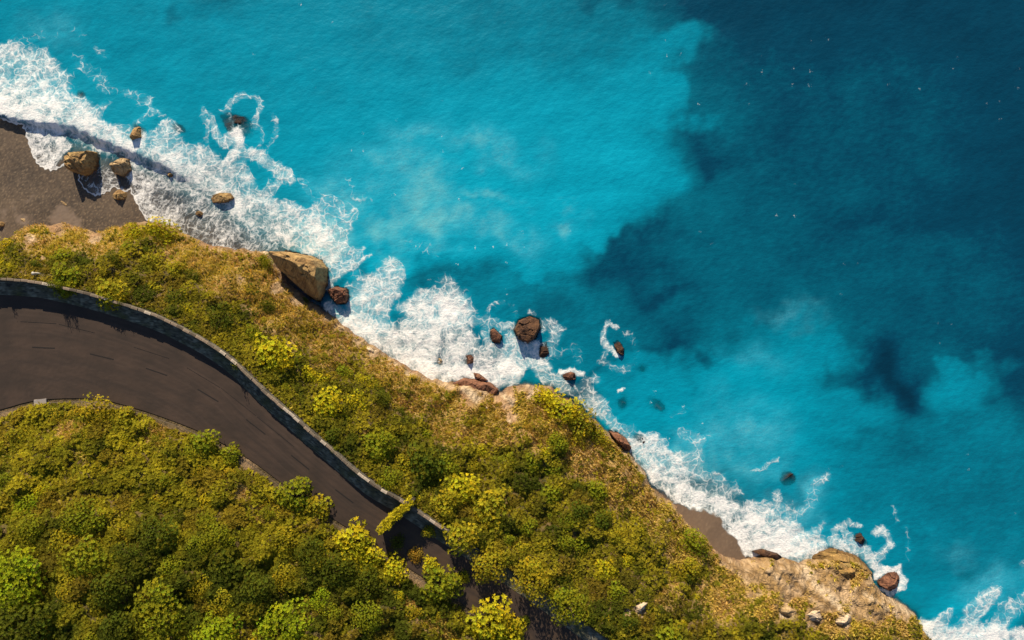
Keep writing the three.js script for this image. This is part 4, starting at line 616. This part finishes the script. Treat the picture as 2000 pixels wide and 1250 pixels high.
for (let tries = 0; tries < 9000 && count < 295; tries++) {
  const px = rr(-40, 1800), py = rr(430, 1290); if (py < 395 + px * 0.42 - 110) continue;
  const [x, y, z] = onLand(px, py), t = terrainInfo(x, z); if (t.zone !== 1 && t.zone !== 3) continue;
  const c = cover(x, z, t); if (c.rock > 0.4 || t.dC < 1.5) continue;
  const hill = t.zone === 3, high = hill && (py > 1040 || (px < 250 && py > 970)) && px < 760, right = px > 1230 && !hill, dry = c.dry > 0.45;
  let r = high ? rr(2.0, 3.6) : hill ? rr(1.1, 2.1) : dry ? rr(0.6, 1.1) : right ? rr(0.9, 1.8) : rr(1.2, 2.5);
  if (dry && rnd() < 0.45) continue;
  if (t.dR < r * 0.55 + (hill ? 0.9 : 0.3)) continue;
  if (!free(x, z, r, high ? 0.62 : 0.66)) continue;
  const n = fbm(x * 0.07 + 80, z * 0.07, 3), q = rnd() + n * 0.9;
  const tone = dry ? (q < 0.35 ? 'rust' : q < 0.75 ? 'olive' : 'green') : high ? (q < 0.3 ? 'deep' : q < 0.62 ? 'green' : q < 0.85 ? 'olive' : 'vivid') : hill ? (q < 0.2 ? 'green' : q < 0.5 ? 'olive' : q < 0.8 ? 'lime' : 'gold') : (q < 0.2 ? 'deep' : q < 0.5 ? 'green' : q < 0.75 ? 'olive' : 'lime');
  const s = rnd(), shape = high ? 'tree' : dry || right ? (s < 0.6 ? 'mat' : 'fine') : hill && !high ? (s < 0.4 ? 'fine' : s < 0.6 ? 'airy' : 'mat') : s < 0.6 ? 'clump' : s < 0.85 ? 'fine' : 'airy';
  const [label, group] = AREA[high ? 'high' : hill ? 'hill' : right ? 'right' : dry ? 'dry' : 'slope'];
  unlabelled.push({ o: bush(x, y, z, r, shape, tone, label, group, high ? rr(1, 1.3) : rr(0.75, 1), high ? 'tree' : 'bush'), px, py, tone, shape }); count++;
}
nameTheRest();
console.log('bushes', count);

// ---------------------------------------------------------------- vine covered barrier across the road
{
  const g = new THREE.Group(); g.name = numbered('vine_covered_barrier'); scene.add(g); tag(g, 'tall barrier overgrown with yellow green vines standing across the road', 'barrier');
  const a = P(806, 978, RY + 3.4), b = P(738, 1040, RY + 3.4), dx = b[0] - a[0], dz = b[1] - a[1], L = Math.hypot(dx, dz), th = -Math.atan2(dz, dx);
  g.position.set((a[0] + b[0]) / 2, RY, (a[1] + b[1]) / 2); g.rotation.y = th;
  const pos = [], idx = [], col = []; const box = new THREE.BoxGeometry(L, 3.3, 0.5, 24, 8, 1).translate(0, 1.6, 0), p = box.attributes.position, cc = []; for (let i = 0; i < p.count; i++) { const n = fbm(p.getX(i), p.getY(i) * 2, 3); p.setZ(i, p.getZ(i) + 0.06 * n); cc.push(...mix3([0.05, 0.042, 0.03], [0.11, 0.085, 0.055], clamp(0.5 + n))); } box.setAttribute('color', new THREE.Float32BufferAttribute(cc, 3)); box.computeVertexNormals();
  put(new THREE.Mesh(box, rockMat), 'wall_panel', g);
  const A = { pos, col, idx }; for (let k = 0; k < 620; k++) { const top = rnd() < 0.55, side = rnd() < 0.5 ? 1 : -1, x = rr(-L / 2, L / 2), o = top ? V(x, 3.1 + rr(0, 0.7) + 0.5 * noise(x * 0.9, 1), rr(-0.85, 0.85) * (0.6 + 0.8 * noise(x * 0.8, 3)) + 0.3 * noise(x * 0.5, 9)) : V(x, rr(0.3, 3.2), side * rr(0.28, 0.75)), ax = top ? V(rr(-0.4, 0.4), 1, rr(-0.5, 0.5)).normalize() : V(rr(-0.3, 0.3), 0.5, side).normalize(), j = rr(0.75, 1.25); rosette(A, o, ax, rr(0.2, 0.34), 6, [j * 1.05, j, j]); }
  put(new THREE.Mesh(geo(pos, idx, col), LEAF.lime), 'vines', g);
}
// ---------------------------------------------------------------- concrete slab, marker post
{
  const [x, z] = P(80, 785, RY); const s = new THREE.Mesh(new THREE.BoxGeometry(2.1, 0.22, 0.95, 6, 1, 3), new THREE.MeshStandardMaterial({ name: 'concrete', color: new THREE.Color().setRGB(0.30, 0.27, 0.25), roughness: 0.9 })); s.position.set(x, RY + 0.11, z); s.rotation.y = 0.12;
  const p = s.geometry.attributes.position; for (let i = 0; i < p.count; i++) p.setXYZ(i, p.getX(i) + 0.05 * noise(p.getZ(i) * 3, p.getY(i) * 5), p.getY(i), p.getZ(i) + 0.07 * noise(p.getX(i) * 2, p.getY(i) * 3)); s.geometry.computeVertexNormals();
  tag(put(s, 'concrete_slab'), 'pale concrete slab bridging the ditch at left road edge', 'slab');
  const [mx, my, mz] = onLand(76, 535), post = new THREE.Group(); post.name = numbered('marker_post'); scene.add(post); post.position.set(mx, my, mz); tag(post, 'short pale concrete marker post in bushes above road wall', 'post');
  put(new THREE.Mesh(new THREE.CylinderGeometry(0.2, 0.26, 1.6, 6).translate(0, 0.7, 0), lineMat), 'shaft', post); put(new THREE.Mesh(new THREE.CylinderGeometry(0.12, 0.3, 0.18, 6).translate(0, 1.58, 0), lineMat), 'cap', post);
}

// ---------------------------------------------------------------- ground cover (uncountable): grass and leaf litter shrubs
function instanced(name, label, g, mat, list) { const m = new THREE.InstancedMesh(g, mat, list.length), M = new THREE.Matrix4(), q = new THREE.Quaternion(), s = V(), p = V(), c = new THREE.Color(), e = new THREE.Euler(); list.forEach(([x, y, z, sx, sy, ry, tx, tz, col], i) => { e.set(tx, ry, tz); q.setFromEuler(e); M.compose(p.set(x, y, z), q, s.set(sx, sy, sx)); m.setMatrixAt(i, M); m.setColorAt(i, c.setRGB(...col)); }); put(m, name); tag(m, label, null, null, 'stuff'); return m; }
const grassGeo = (() => { const pos = [], col = [], idx = []; for (let k = 0; k < 14; k++) { const a = rr(0, 6.28), r = rr(0, 0.25), x = Math.cos(a) * r, z = Math.sin(a) * r, lean = rr(0.2, 0.75), h = rr(0.5, 1), w = 0.06, t = a + rr(-0.6, 0.6), b = pos.length / 3, j = rr(0.75, 1.2), sx = -Math.sin(t) * w, sz = Math.cos(t) * w; pos.push(x - sx, 0, z - sz, x + sx, 0, z + sz, x + Math.cos(t) * lean * 0.45, h * 0.75, z + Math.sin(t) * lean * 0.45, x + Math.cos(t) * lean, h, z + Math.sin(t) * lean); for (let i = 0; i < 4; i++) col.push(j, j, j); idx.push(b, b + 1, b + 2, b + 1, b + 3, b + 2); } return geo(pos, idx, col); })();
const sprigGeo = [0, 1].map(() => { const A = { pos: [], col: [], idx: [] }; for (let k = 0; k < 7; k++) { const a = rr(0, 6.28), r = rr(0, 0.55), n = V(Math.cos(a) * r, 1, Math.sin(a) * r).normalize(), j = rr(0.75, 1.25), w = rr(-0.12, 0.12); rosette(A, V(Math.cos(a) * r, rr(0.25, 0.75) * (1 - r * 0.5), Math.sin(a) * r), n, rr(0.26, 0.4), 6, [j * (1 + w), j, j * (1 - w)]); } return geo(A.pos, A.idx, A.col); });
const coverLeaf = leafMat(1, 1, 1), coverGrass = leafMat(1, 1, 1);
const grass = [], sprigs = [[], []];
for (let px = -190; px < 1960; px += 3.3) for (let py = 415; py < 1400; py += 3.3) {
  if (py < 390 + px * 0.42 - 110) continue;
  const ux = px + rr(-2, 2), uy = py + rr(-2, 2), guess = ux * 0.72 + 560 < uy + 0 ? 20 : 8; let y = guess, p = P(ux, uy, y), t = terrainInfo(p[0], p[1]); for (let k = 0; k < 3; k++) { y = mix(y, t.h, 0.9); p = P(ux, uy, y); t = terrainInfo(p[0], p[1]); }
  const [x0, z0] = p; if (t.zone !== 1 && t.zone !== 3 || t.dC < 0.5) continue; if (t.dR < (t.zone === 3 ? 0.75 + 0.9 * clamp(0.15 + 2 * fbm(x0 * 0.12 + 7, z0 * 0.12, 3)) : 0.35)) continue;
  const [x, z] = p, c = cover(x, z, t), n = fbm(x * 0.3, z * 0.3, 4), m = fbm(x * 0.09 + 44, z * 0.09, 3); if (rnd() < c.rock * 0.985 || (x > 50 && rockTop(x, z) > t.h - 0.3)) continue;
  const j = rr(0.75, 1.25);
  if (rnd() < 0.12 + 0.86 * c.dry) { const col = mix3(mix3([0.66, 0.54, 0.075], [0.70, 0.49, 0.16], clamp(0.5 + n * 1.5)), [0.42, 0.40, 0.025], clamp(0.4 - c.dry * 0.6 + m)); const s = rr(0.5, 0.95); grass.push([x, t.h - 0.05, z, s, s * rr(0.5, 0.9), rr(0, 6.28), rr(-0.2, 0.2), rr(-0.2, 0.2), [col[0] * j, col[1] * j, col[2] * j]]); }
  const [mh, id, md] = mound(x, z), low = (1 - c.rock) * (1 - 0.7 * c.dry) * sm(0.6, 2.2, t.dR) * (t.zone === 3 && uy > 1000 ? 1.4 : 1);
  if (rnd() < (0.98 - 0.78 * c.dry) * (md < 0.62 ? 1 : 0.45)) {
    const hill = t.zone === 3, a = clamp(0.42 + n * 0.8 + m * 0.7 + 0.55 * (((id * 37) % 256) / 255 - 0.5) + (hill ? 0.22 - 0.5 * sm(960, 1130, uy + 60 * n) : 0)), warm = ((id * 91) % 256) / 255;
    let col = mix3([0.085, 0.10, 0.008], hill ? [0.44, 0.37, 0.018] : [0.44, 0.355, 0.02], a); col = mix3(col, [0.30, 0.185, 0.02], 0.5 * sm(0.72, 1, warm));
    const s = rr(0.4, 0.72) * (hill ? 1.08 : 1), H = mh * low;
    sprigs[rnd() < 0.5 ? 0 : 1].push([x, t.h - 0.1 + H * 0.8 + rr(-0.1, 0.2), z, s, s * rr(0.6, 1.1), rr(0, 6.28), rr(-0.35, 0.35), rr(-0.35, 0.35), [col[0] * j, col[1] * j, col[2] * j]]);
  }
}
console.log('cover', grass.length, sprigs[0].length, sprigs[1].length);
instanced('dry_grass', 'dry golden grass covering the open parts of the slopes', grassGeo, coverGrass, grass);
instanced('undergrowth', 'low leafy undergrowth filling the slopes between the bushes', sprigGeo[0], coverLeaf, sprigs[0]);
instanced('scrub', 'yellow green scrub mixed through the undergrowth on both slopes', sprigGeo[1], coverLeaf, sprigs[1]);

renderer.render(scene, camera);
